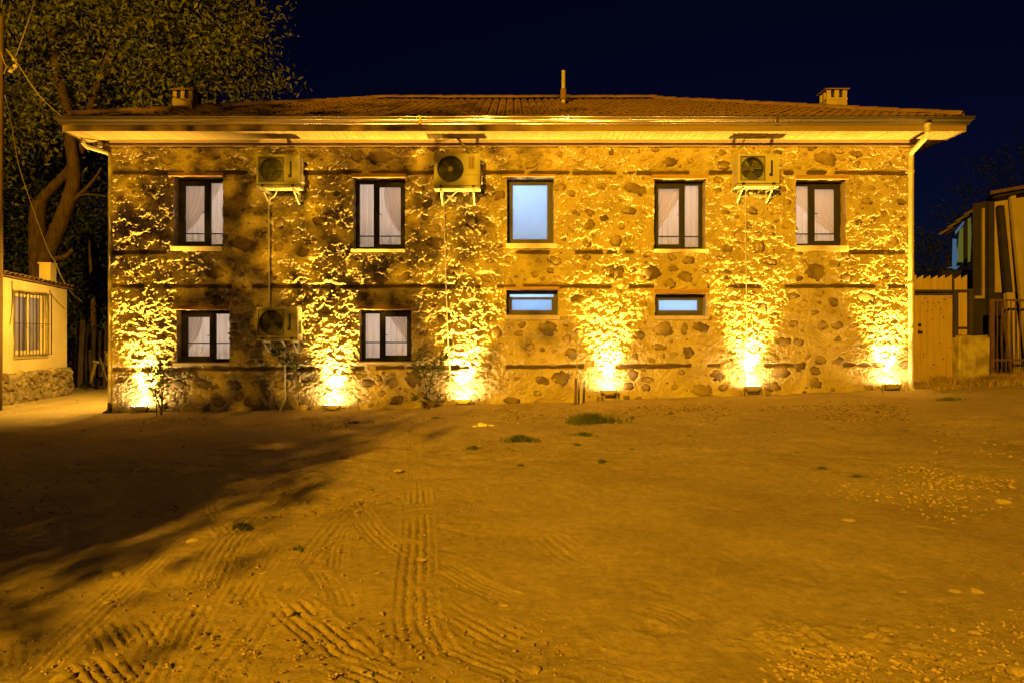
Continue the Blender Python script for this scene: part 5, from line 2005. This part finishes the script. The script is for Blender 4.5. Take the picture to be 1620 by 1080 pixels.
# weathered concrete pillar
PY = 0.95
pxs = FPX / (D0 + PY)
pcx, pw = (1542 - 810) / pxs, 49 / pxs
pz0, pz1 = gz(pcx, PY) - 0.3, EYE - (531 - 530) / pxs
bm = bmesh.new()
bmesh.ops.create_cube(bm, size=1)
bmesh.ops.scale(bm, vec=(pw, 0.45, pz1 - pz0), verts=bm.verts)
bmesh.ops.bevel(bm, geom=list(bm.edges), offset=0.05, segments=3, affect='EDGES')
bmesh.ops.subdivide_edges(bm, edges=list(bm.edges), cuts=5, use_grid_fill=True)
for v in bm.verts:
    k = float(fbm(np.array([v.co.x * 4 + 7]), np.array([v.co.z * 4 + v.co.y * 3]), 3, 303)[0])
    v.co += v.co.normalized() * 0.022 * k
me = bpy.data.meshes.new('pillar')
bm.to_mesh(me)
bm.free()
pil = place('gate_pillar', me, 'pillar_concrete', None, (pcx, PY + 0.2, (pz0 + pz1) / 2))
tag(pil, 'squat weathered concrete pillar between gate and rusty railing', 'pillar')

# rusty railing
RYY = 1.0
rsx = FPX / (D0 + RYY)
rX = lambda px: (px - 810) / rsx
rZ = lambda py: EYE - (py - 530) / rsx
rail = empty('railing', (rX(1600), RYY, gz(rX(1600), RYY)))
tag(rail, 'rusty brown metal railing at the right edge', 'railing')
ro = Vector(rail.location)


def rbuild(mb, name, m, bevel=0.0):
    mb.v = [(v[0] - ro.x, v[1] - ro.y, v[2] - ro.z) for v in mb.v]
    return mb.build(name, m, rail, bevel=bevel)


mb = MB()
mb.box(rX(1566), rX(1572), RYY - 0.04, RYY + 0.04, rZ(612), rZ(473))
rbuild(mb, 'post', 'rust_paint', 0.005)
for py in (475, 569):
    mb = MB()
    mb.box(rX(1572), rX(1700), RYY - 0.02, RYY + 0.02, rZ(py + 2), rZ(py - 1.5))
    rbuild(mb, 'rail', 'rust_paint', 0.003)
for k, px in enumerate(np.arange(1577, 1700, 7.2)):
    mb = MB()
    mb.box(rX(px), rX(px + 1.2), RYY - 0.009, RYY + 0.009, rZ(606), rZ(477))
    rbuild(mb, 'bar', 'rust_paint')
for (a, b, w) in (((1586, 476), (1604, 606), 0.05), ):
    mb = MB()
    mb.bar((rX(a[0]), RYY + 0.05, rZ(a[1])), (rX(b[0]), RYY + 0.05, rZ(b[1])), w, 0.04, up=(0, 1, 0))
    rbuild(mb, 'brace', 'rust_paint')

# timber building at the right with cream panels
HYY = 2.4
hs = FPX / (D0 + HYY)
hX = lambda px: (px - 810) / hs
hZ = lambda py: EYE - (py - 530) / hs
shed = empty('timber_building', (hX(1620), HYY, 0.4))
tag(shed, 'dark timber building with cream panels and sloping roof at the right edge', 'building')
sho = Vector(shed.location)


def hbuild(mb, name, m, bevel=0.0):
    mb.v = [(v[0] - sho.x, v[1] - sho.y, v[2] - sho.z) for v in mb.v]
    return mb.build(name, m, shed, bevel=bevel)


mb = MB()
xb = (1543 - 810) / FPX * (D0 + HYY + 4)
mb.hexa([(hX(1541), HYY + 0.05, hZ(640)), (hX(1760), HYY + 0.05, hZ(640)), (hX(1760), HYY + 4, hZ(640)), (xb, HYY + 4, hZ(640)), (hX(1541), HYY + 0.05, hZ(322)), (hX(1760), HYY + 0.05, hZ(283)), (hX(1760), HYY + 4, hZ(283)), (xb, HYY + 4, hZ(322))])
hbuild(mb, 'wall', 'black_board')
mb = MB()
mb.hexa([(hX(1574), HYY - 0.02, hZ(463)), (hX(1760), HYY - 0.02, hZ(463)), (hX(1760), HYY + 0.045, hZ(463)), (hX(1574), HYY + 0.045, hZ(463)),
         (hX(1571.5), HYY - 0.02, hZ(313)), (hX(1760), HYY - 0.02, hZ(290)), (hX(1760), HYY + 0.045, hZ(290)), (hX(1571.5), HYY + 0.045, hZ(313))])
hbuild(mb, 'panel', 'cream_panel')
mb = MB()
mb.box(hX(1562), hX(1571), HYY - 0.06, HYY + 0.04, hZ(610), hZ(320))
hbuild(mb, 'corner_post', 'black_board')
mb = MB()
mb.box(hX(1554.5), hX(1557), HYY - 0.02, HYY + 0.04, hZ(468), hZ(330))
mb.box(hX(1543), hX(1557), HYY - 0.02, HYY + 0.04, hZ(472.5), hZ(468.1))
hbuild(mb, 'window_trim', 'cream_panel')
mb = MB()
mb.hexa([(hX(1546), HYY - 0.5, hZ(314)), (hX(1760), HYY - 0.5, hZ(276)), (hX(1760), HYY + 4.4, hZ(276)), (xb + 0.2, HYY + 4.4, hZ(314)),
         (hX(1546), HYY - 0.5, hZ(309)), (hX(1760), HYY - 0.5, hZ(271)), (hX(1760), HYY + 4.4, hZ(271)), (xb + 0.2, HYY + 4.4, hZ(309))])
hbuild(mb, 'roof', 'rust_paint')
mb = MB()
mb.hexa([(hX(1560), HYY - 0.35, hZ(317)), (hX(1760), HYY - 0.35, hZ(282)), (hX(1760), HYY - 0.2, hZ(282)), (hX(1560), HYY - 0.2, hZ(317)),
         (hX(1560), HYY - 0.35, hZ(313)), (hX(1760), HYY - 0.35, hZ(278)), (hX(1760), HYY - 0.2, hZ(278)), (hX(1560), HYY - 0.2, hZ(313))])
hbuild(mb, 'roof_beam', 'black_board')


def leaner(label, a, b, w, m, y0=1.9, y1=1.6):
    pa, pb = PX(*a, y0), PX(*b, y1)
    pb.z = gz(pb.x, pb.y) - 0.02
    mb = MB()
    mb.bar((0, 0, 0), pa - pb, w, w * 0.8, up=(0, 1, 0))
    o = mb.build('leaning_post', m, None, bevel=0.008, loc=pb)
    tag(o, label, 'post', 'posts leaning against the timber building')


leaner('dark post leaning against the cream panels', (1582, 326), (1609, 606), 0.15, 'black_board', 2.2, 1.65)
leaner('pale post leaning beside the dark one against the cream panels', (1601, 309), (1630, 606), 0.13, 'cream_panel', 2.2, 1.6)
leaner('short pale plank standing behind the rusty railing', (1596, 464), (1611, 606), 0.2, 'cream_panel', 1.9, 1.5)

# little lit veranda far behind, between house and timber building
VY = 12.0
ver = empty('veranda', PX(1522, 520, VY))
tag(ver, 'small distant veranda glowing blue and green under a slatted roof', 'veranda')
vo = Vector(ver.location)


def vbuild(mb, name, m):
    mb.v = [(v[0] - vo.x, v[1] - vo.y, v[2] - vo.z) for v in mb.v]
    return mb.build(name, m, ver)


def vquad(pts, y, th, name, m):
    mb = MB()
    P = [PX(p[0], p[1], y) for p in pts]
    mb.poly_prism([(p.x, p.z) for p in P], y, y + th, 'y')
    return vbuild(mb, name, m)


vquad([(1514, 415), (1526, 415), (1526, 358), (1519, 364)], VY, 0.05, 'lit_panel', 'porch_glow_green')
vquad([(1531, 415), (1535, 414), (1537, 372), (1536, 345), (1531, 347)], VY, 0.05, 'lit_panel', 'porch_glow_green')
vquad([(1507, 421), (1512, 424), (1516, 406), (1513, 388), (1514, 379), (1508, 378)], VY - 0.15, 0.04, 'curtain', 'porch_glow_blue')
vquad([(1512, 371), (1525, 355), (1525, 350), (1512, 366)], VY - 0.15, 0.04, 'valance', 'porch_glow_blue')
vquad([(1497, 424), (1508, 422), (1519, 421), (1512, 427), (1506, 424)], VY - 0.2, 0.05, 'bench', 'porch_glow_blue')
vquad([(1526, 420), (1531, 420), (1531, 345), (1526, 348)], VY - 0.1, 0.08, 'post', 'black_board')
for i in range(4):
    a = (1487 + i * 13, 372 - i * 10)
    vquad([a, (a[0] + 20, a[1] - 11), (a[0] + 21, a[1] - 15), (a[0] + 1, a[1] - 4)], VY - 0.3 - 0.12 * i, 0.1, 'roof_slat', 'weathered_board')
vquad([(1497, 373), (1537, 342), (1537, 338), (1497, 369)], VY - 0.05, 0.1, 'rafter', 'black_board')
vquad([(1490, 600), (1545, 600), (1545, 428), (1490, 428)], VY, 0.2, 'base_wall', 'black_board')


# ------------------------------------------------------------------ young plants along the wall
def sapling(label, stems, leaves_n, leaf_len, zones, m='young_leaf', stem_m='bark', r0=0.012, name='sapling', cat='sapling'):
    """stems: pixel paths at depth y; zones: (px, py, rx, ry, weight) where leaves sit."""
    y0 = stems[0][1]
    b = PX(*stems[0][0][0], y0)
    b.z = gz(b.x, b.y)
    root = empty(name, b)
    tag(root, label, cat, 'young plants along the wall')
    allp = []
    for (path, y, *rr) in stems:
        p = [PX(q[0], q[1], y + 0.03 * i) - b for i, q in enumerate(path)]
        p[0].z = min(p[0].z, gz(b.x + p[0].x, b.y + p[0].y) - b.z) - 0.03
        p = smooth_path(p, 5)
        allp += p[len(p) // 3:]
        r = rr[0] if rr else r0
        mb = MB()
        mb.tube(p, [r * (1 - 0.65 * i / (len(p) - 1)) for i in range(len(p))], 6)
        mb.build('stem', rr[1] if len(rr) > 1 else stem_m, root, smooth=True)
    if leaves_n:
        r = random.Random(hash(label) % 1000 if False else len(label) * 7)
        V, F = [], []
        for k in range(leaves_n):
            z = r.choices(zones, weights=[q[4] for q in zones])[0]
            t = r.random() * 6.283
            q = math.sqrt(r.random())
            c = PX(z[0] + z[2] * q * math.cos(t), z[1] + z[3] * q * math.sin(t), y0 + r.uniform(-0.12, 0.12)) - b
            near = min(allp, key=lambda s: (s - c).length)
            st = near.lerp(c, 0.6)
            d = (c - near)
            d = Vector((d.x + r.gauss(0, 0.03), d.y + r.gauss(0, 0.06), abs(d.z) * 0.3 + 0.06 + r.gauss(0, 0.05))).normalized()
            L = leaf_len * r.uniform(0.7, 1.3)
            s = d.cross(Vector((r.gauss(0, 1), r.gauss(0, 1), r.gauss(0, 1)))).normalized() * L * 0.15
            bend = Vector((0, 0, -L * 0.15))
            i0 = len(V)
            V += [tuple(st), tuple(st + d * L * 0.45 + s), tuple(st + d * L + bend), tuple(st + d * L * 0.45 - s)]
            F.append((i0, i0 + 1, i0 + 2, i0 + 3))
        place('foliage', np_mesh('foliage', np.array(V), np.array(F)), m, root)
    return root


sapling('pair of leafy oleander stems by the far left floodlight', [([(248, 655), (246, 620), (242, 585)], -0.75), ([(256, 653), (258, 610), (262, 572)], -0.7), ([(254, 650), (256, 620), (250, 590)], -0.72)], 300, 0.14,
        [(241, 600, 10, 22, 1), (260, 590, 12, 24, 1.2), (250, 625, 12, 12, 0.4), (258, 650, 8, 6, 0.25)])
sapling('thin sapling tied to two pale stakes below the lower cooling unit', [([(474, 664), (472, 620), (466, 590), (455, 572), (447, 562)], -0.7, 0.01), ([(473, 664), (470, 610), (468, 580)], -0.72, 0.012, 'stake'), ([(478, 652), (472, 620), (465, 588)], -0.5, 0.012, 'stake')], 130, 0.16,
        [(440, 556, 12, 10, 1.2), (452, 572, 12, 8, 0.8), (465, 580, 8, 8, 0.5), (470, 640, 5, 10, 0.1)])
sapling('leafy double-stemmed sapling beside the right ground-floor casement', [([(676, 656), (675, 620), (668, 585), (662, 565)], -0.75, 0.014), ([(679, 655), (680, 610), (688, 580), (694, 562)], -0.72, 0.014), ([(674, 640), (664, 625), (655, 618)], -0.75, 0.006)], 210, 0.15,
        [(664, 580, 13, 20, 1), (690, 580, 14, 20, 1), (676, 608, 14, 14, 0.8), (662, 632, 10, 8, 0.4), (680, 630, 10, 10, 0.3), (705, 566, 10, 6, 0.4)])
sapling('bare thin stake standing against the middle of the wall', [([(914, 640), (913, 590), (912, 530)], -0.45, 0.016, 'stake'), ([(911, 640), (911, 597)], -0.4, 0.045, 'pole_wood')], 10, 0.06, [(913, 540, 4, 8, 1)], name='stake', cat='stake')
sapling('dry wiry twig plant beside the pale conduit floodlight', [([(1213, 626), (1213, 590), (1208, 560)], -0.6, 0.006), ([(1217, 626), (1218, 585), (1226, 558)], -0.6, 0.006), ([(1213, 600), (1204, 575)], -0.6, 0.004), ([(1218, 595), (1232, 580)], -0.6, 0.004)], 36, 0.07, [(1208, 568, 9, 9, 1), (1224, 566, 9, 9, 1), (1214, 600, 9, 14, 0.5)], 'dark_leaf')
sapling('single thin stalk in front of the last floodlight by the downpipe', [([(1397, 628), (1396, 600), (1397, 575)], -0.6, 0.006)], 14, 0.06, [(1395, 585, 6, 10, 1), (1394, 615, 8, 5, 0.6)], 'dark_leaf')
pb_ = PX(919, 638, -0.35)
pb_.z = gz(pb_.x, pb_.y) - 0.03
mb = MB()
mb.tube(smooth_path([(0, 0, 0), (0, 0, 0.55), (-0.01, 0, 0.68), (-0.05, 0.02, 0.735), (-0.08, 0.05, 0.745)], 4), 0.026, 10)
o = mb.build('pipe_stub', 'white_plastic', None, smooth=True, loc=pb_)
tag(o, 'short pale hooked pipe stub rising by the thin stake', 'pipe')


# ------------------------------------------------------------------ grass tufts, dry grass, stones, gravel, litter
def blades(cx, cy, rx, ry, n, h, seed, wid=0.007, lean=0.5):
    r = np.random.RandomState(seed)
    a = r.uniform(0, 2 * np.pi, n)
    q = np.clip(np.abs(r.normal(0, 0.4, n)), 0, 0.75) * r.uniform(0.8, 1, n)
    k = 1 + 0.35 * np.sin(a * 3 + seed) + 0.2 * np.sin(a * 5 + 2 * seed)
    x = cx + rx * q * k * np.cos(a)
    y = cy + ry * q * k * np.sin(a)
    q = np.clip(q, 0, 1)
    z = gbase(x, y) - 0.01
    hh = h * r.uniform(0.35, 1.1, n) * (1.15 - 0.6 * q)
    t = r.uniform(0, 2 * np.pi, n)
    w = wid * r.uniform(0.6, 1.3, n)
    lx = lean * hh * r.normal(size=n)
    ly = lean * hh * r.normal(size=n)
    bx, by = np.cos(t) * w, np.sin(t) * w
    P = np.stack([x, y, z], -1)
    m1 = P + np.stack([lx * 0.35, ly * 0.35, hh * 0.62], -1)
    tip = P + np.stack([lx, ly, hh], -1)
    s = np.stack([bx, by, np.zeros(n)], -1)
    V = np.stack([P - s, P + s, m1 + s * 0.7, tip, m1 - s * 0.7], 1).reshape(-1, 3)
    i = np.arange(n) * 5
    F = np.concatenate([np.stack([i, i + 1, i + 2, i + 4], -1)])
    T = np.stack([i + 4, i + 2, i + 3, i + 3], -1)
    return V, F, T


def blade_mesh(name, V, F, T):
    me = bpy.data.meshes.new(name)
    me.from_pydata(V.tolist(), [], [tuple(f) for f in F.tolist()] + [tuple(t[:3]) for t in T.tolist()])
    me.update()
    return me


TUFTS = [(1060, 655, 16, 3, 60, 0.05, 'small dark weed between the stake floodlight and the pale conduit'), (1000, 662, 10, 3, 40, 0.05, 'tiny dark weed right of the largest grass tuft'), (1090, 690, 24, 3, 60, 0.03, 'faint weed streak in the yard below the closed strip window'), (560, 668, 20, 3, 60, 0.04, 'small weed in front of the second floodlight from the left'), (1500, 632, 40, 3, 130, 0.06, 'weed fringe in front of the plank gate'), (935, 668, 62, 20, 620, 0.16, 'largest green grass tuft, nearest the thin stake'), (822, 697, 44, 9, 300, 0.09, 'flat green grass tuft left of the largest one'), (922, 690, 34, 7, 200, 0.07, 'low grass tuft directly in front of the largest one'),
         (748, 709, 16, 4, 70, 0.05, 'small grass tuft farthest left of the central tufts'), (913, 705, 12, 4, 60, 0.05, 'tiny grass tuft below the low one'), (952, 732, 16, 5, 80, 0.05, 'small grass tuft alone on bare dirt right of centre'),
         (823, 737, 8, 3, 30, 0.04, 'tiny grass sprig on bare dirt in the centre'), (380, 834, 30, 7, 110, 0.045, 'dark low grass patch at the edge of the tree shadow'), (470, 868, 26, 5, 36, 0.03, 'sparse weed patch among the tyre tracks'),
         (1000, 713, 10, 3, 40, 0.04, 'tiny grass sprig right of the low tuft'), (1300, 742, 18, 3, 90, 0.04, 'thin dark grass streak on the right half of the yard'), (1356, 755, 18, 3, 90, 0.04, 'second thin grass streak farther right'),
         (690, 662, 20, 4, 60, 0.05, 'small grass clump at the foot of the double-stemmed sapling'), (260, 652, 14, 4, 90, 0.12, 'green weed clump at the foot of the far left oleander stems')]
for i, (px, py, a, b, n, h, lb) in enumerate(TUFTS):
    x, y, z = GP(px, py)
    d = y + D0
    V, F, T = blades(x, y, a / FPX * d, max(b / FPX * d * 3.2, 0.06), int(n * 2.6), h * 1.15, 500 + i)
    o = place('grass_tuft', blade_mesh('grass_tuft', V - np.array([x, y, z]), F, T), 'grass_blade', None, (x, y, z))
    tag(o, lb, 'grass', 'grass tufts in the yard')
Vs, Fs, Ts, off = [], [], [], 0
for (cx, cy, rx, ry, n, h) in ((11.3, 0.35, 1.9, 0.45, 3600, 0.26), (12.6, -0.3, 1.5, 0.7, 4200, 0.34), (9.9, 0.1, 0.8, 0.5, 900, 0.14), (10.4, 0.85, 1.0, 0.2, 700, 0.28), (12.8, 0.8, 1.5, 0.3, 1500, 0.4)):
    V, F, T = blades(cx, cy, rx, ry, n, h, int(cx * 100), 0.006, 0.6)
    Vs.append(V)
    Fs.append(F + off)
    Ts.append(T + off)
    off += len(V)
o = place('dry_grass', blade_mesh('dry_grass', np.concatenate(Vs), np.concatenate(Fs), np.concatenate(Ts)), 'dry_blade')
tag(o, 'straw-coloured dry grass below the gate and railing', 'grass', kind='stuff')


def rock_geo(seed):
    r = random.Random(seed)
    bm = bmesh.new()
    bmesh.ops.create_icosphere(bm, subdivisions=2, radius=0.5)
    ax = Vector((r.uniform(0.8, 1.25), r.uniform(0.7, 1.0), r.uniform(0.45, 0.75)))
    planes = [(Vector((r.gauss(0, 1), r.gauss(0, 1), r.gauss(0, 0.7))).normalized(), r.uniform(0.3, 0.44)) for _ in range(7)]
    for v in bm.verts:
        for (n, d) in planes:
            k = v.co.dot(n) - d
            if k > 0:
                v.co -= n * k
        v.co = Vector((v.co.x * ax.x, v.co.y * ax.y, v.co.z * ax.z)) * (1 + r.uniform(-0.04, 0.04))
    me = bpy.data.meshes.new('loose_rock')
    bm.to_mesh(me)
    bm.free()
    me.materials.append(MATS['loose_rock'])
    return me


ROCK_ME = [rock_geo(900 + k) for k in range(5)]
ROCKS = [(1176, 979, 0.055, 'pointed pale rock standing at the left end of the crusty gravel patch'), (849, 1060, 0.05, 'round pale pebble at the bottom centre edge'), (797, 958, 0.05, 'flat rock alone in the bare centre foreground'),
         (1010, 990, 0.05, 'flat rock right of the bare centre foreground'), (955, 1026, 0.035, 'small angular pebble between the two flat centre rocks and the bottom edge'), (629, 745, 0.07, 'pale rock on bare dirt left of centre, far back'),
         (445, 779, 0.075, 'pale rock at the edge of the tree shadow'), (668, 886, 0.05, 'rock lying in the straight tyre track'), (565, 808, 0.045, 'pebble at the top of the curved tyre marks'), (186, 908, 0.07, 'pale rock in the shadow streaks at left'),
         (304, 857, 0.075, 'largest pale rock in the pebble scatter at left'), (1545, 937, 0.075, 'flat rock with dark side near the right edge'), (1510, 936, 0.055, 'rock just left of the flat one near the right edge'), (1430, 937, 0.06, 'low pale rock above the crusty gravel patch'),
         (1361, 981, 0.06, 'largest flat rock inside the crusty gravel patch'), (1307, 1006, 0.055, 'rock at the centre of the crusty gravel patch'), (1586, 796, 0.13, 'long flat rock at the right edge, halfway up the yard'), (1342, 825, 0.09, 'dark lumpy clod right of centre'),
         (1437, 844, 0.045, 'small rock on bare dirt in the right half'), (170, 952, 0.04, 'pebble by the left lug marks'), (97, 1076, 0.07, 'rock cut by the bottom left edge'), (1612, 1066, 0.09, 'dark rock in the bottom right corner'),
         (598, 906, 0.03, 'tiny pebble left of the straight tyre track'), (460, 971, 0.05, 'pebble beside the deep slanting grooves'), (1540, 1000, 0.05, 'rock in the row of stones at lower right')]
for i, (px, py, s, lb) in enumerate(ROCKS):
    x, y, z = GP(px, py)
    o = place('loose_rock', ROCK_ME[i % 5], None, None, (x, y, z + s * 0.12), (0.1 * (i % 3), 0, i * 1.3), (s * 1.35, s * 1.2, s))
    tag(o, lb, 'rock', 'loose rocks on the dirt yard')
x, y, z = GP(768, 675)
mb = MB()
for k in range(5):
    mb.box(-0.22 + k * 0.09, -0.15 + k * 0.09 + 0.03 * (k % 2), -0.05, 0.04, 0, 0.03 + 0.015 * ((k * 3) % 4))
o = mb.build('rubble_scrap', 'white_scrap', None, bevel=0.01, loc=(x, y, z))
tag(o, 'pale crumbled scrap of plaster left of the grass tufts', 'scrap')


def scatter(name, label, spots, m, seed, flat=0.6, kindgeo='rock'):
    """spots: (px0, px1, py0, py1, n, smin, smax)"""
    r = np.random.RandomState(seed)
    base = np.array([(1, 0, 0), (-1, 0, 0), (0, 1, 0), (0, -1, 0), (0, 0, 1), (0, 0, -1)], float) * 0.5
    tri = np.array([(0, 2, 4), (2, 1, 4), (1, 3, 4), (3, 0, 4), (2, 0, 5), (1, 2, 5), (3, 1, 5), (0, 3, 5)])
    V, F = [], []
    off = 0
    for (a, b, c, d, n, s0, s1, shape) in spots:
        for _ in range(n):
            if shape == 'gauss':
                px = r.normal((a + b) / 2, (b - a) / 4)
                py = r.normal((c + d) / 2, (d - c) / 4)
            else:
                px, py = r.uniform(a, b), r.uniform(c, d)
            if py < 600:
                continue
            x, y, z = GP(px, py)
            if y > -0.12 and abs(x) < 9.5:
                continue
            s = s0 + (s1 - s0) * r.uniform(0, 1) ** 2.2
            v = base * (1 + r.uniform(-0.3, 0.3, (6, 1))) * s * np.array([r.uniform(0.8, 1.5), r.uniform(0.7, 1.2), flat * r.uniform(0.6, 1.2)])
            t = r.uniform(0, 6.28)
            tl = r.uniform(-0.4, 0.4)
            ct, st = math.cos(t), math.sin(t)
            v = np.stack([v[:, 0] * ct - v[:, 1] * st, v[:, 0] * st + v[:, 1] * ct, v[:, 2] + v[:, 0] * tl], -1)
            V.append(v + np.array([x, y, z + s * 0.04]))
            F.append(tri + off)
            off += 6
    o = place(name, np_mesh(name, np.concatenate(V), np.concatenate(F)), m)
    tag(o, label, None, kind='stuff')


scatter('gravel', 'gravel and crumbled soil scattered over the yard',
        [(1090, 1480, 960, 1090, 1500, 0.008, 0.05, 'gauss'), (1400, 1640, 700, 810, 1300, 0.012, 0.07, 'gauss'), (1450, 1640, 960, 1080, 260, 0.008, 0.04, 'u'), (1080, 1620, 760, 1080, 420, 0.006, 0.03, 'u'),
         (240, 420, 820, 940, 260, 0.008, 0.035, 'gauss'), (0, 1080, 760, 1080, 2400, 0.005, 0.026, 'u'), (1080, 1620, 760, 1080, 900, 0.004, 0.02, 'u'), (0, 1620, 660, 780, 900, 0.006, 0.025, 'u'), (200, 1620, 660, 780, 420, 0.008, 0.035, 'u'), (1060, 1240, 905, 930, 90, 0.008, 0.03, 'gauss'), (1280, 1400, 750, 800, 120, 0.01, 0.05, 'gauss')], 'gravel', 71)
scatter('leaf_litter', 'dry leaf scraps and straw lying along the wall foot and under the tree shade',
        [(180, 1440, 640, 664, 2600, 0.02, 0.07, 'u'), (640, 1620, 655, 720, 900, 0.015, 0.06, 'u'), (0, 640, 670, 820, 900, 0.012, 0.05, 'u'), (380, 720, 650, 690, 900, 0.015, 0.06, 'gauss'), (960, 1440, 622, 650, 900, 0.02, 0.07, 'u'), (0, 200, 610, 660, 350, 0.015, 0.06, 'u')], 'leaf_litter', 73, 0.22)
scatter('straw', 'pale straw and dry leaf flecks on the soil before the wall',
        [(180, 1440, 636, 672, 2200, 0.02, 0.09, 'u'), (640, 1620, 650, 720, 700, 0.012, 0.05, 'u'), (0, 640, 670, 820, 500, 0.012, 0.045, 'u'), (960, 1440, 622, 655, 700, 0.02, 0.08, 'u')], 'dry_straw', 75, 0.2)

# ------------------------------------------------------------------ street lamp behind the camera
LP = Vector((-8.0, -34.0, 0))
LH = 11.0
lamp = empty('street_lamp', LP)
tag(lamp, 'tall sodium street lamp behind the camera, lighting the yard', 'street lamp')
mb = MB()
mb.tube([(0, 0, -0.3), (0, 0, 0.4), (0, 0, 6), (0, 0, LH - 0.4)], [0.11, 0.10, 0.075, 0.05], 12)
mb.build('pole', 'gate_steel', lamp, smooth=True)
mb = MB()
mb.tube(bez((0, 0, LH - 0.45), (0, 0.1, LH + 0.25), (0, 1.1, LH + 0.28), 8), 0.035, 8)
mb.build('arm', 'gate_steel', lamp, smooth=True)
mb = MB()
mb.poly_prism([(1.0, LH + 0.2), (1.75, LH + 0.26), (1.78, LH + 0.32), (1.4, LH + 0.42), (1.0, LH + 0.36)], -0.16, 0.16, 'x')
mb.build('lamp_head', 'galvanised', lamp, bevel=0.02)
MB().box(-0.12, 0.12, 1.12, 1.68, LH + 0.165, LH + 0.19).build('lens', 'lamp_lens', lamp)
ld = bpy.data.lights.new('street_beam', 'SPOT')
ld.energy = P_STREET
ld.color = STREET
ld.spot_size = R(94)
ld.spot_blend = 1.0
ld.shadow_soft_size = 0.11
lo = bpy.data.objects.new('street_beam', ld)
COL.objects.link(lo)
lo.location = LP + Vector((0, 1.4, LH + 0.05))
aim = Vector((-1.5, 0, 12.5)) - lo.location
lo.rotation_euler = aim.to_track_quat('-Z', 'Y').to_euler()
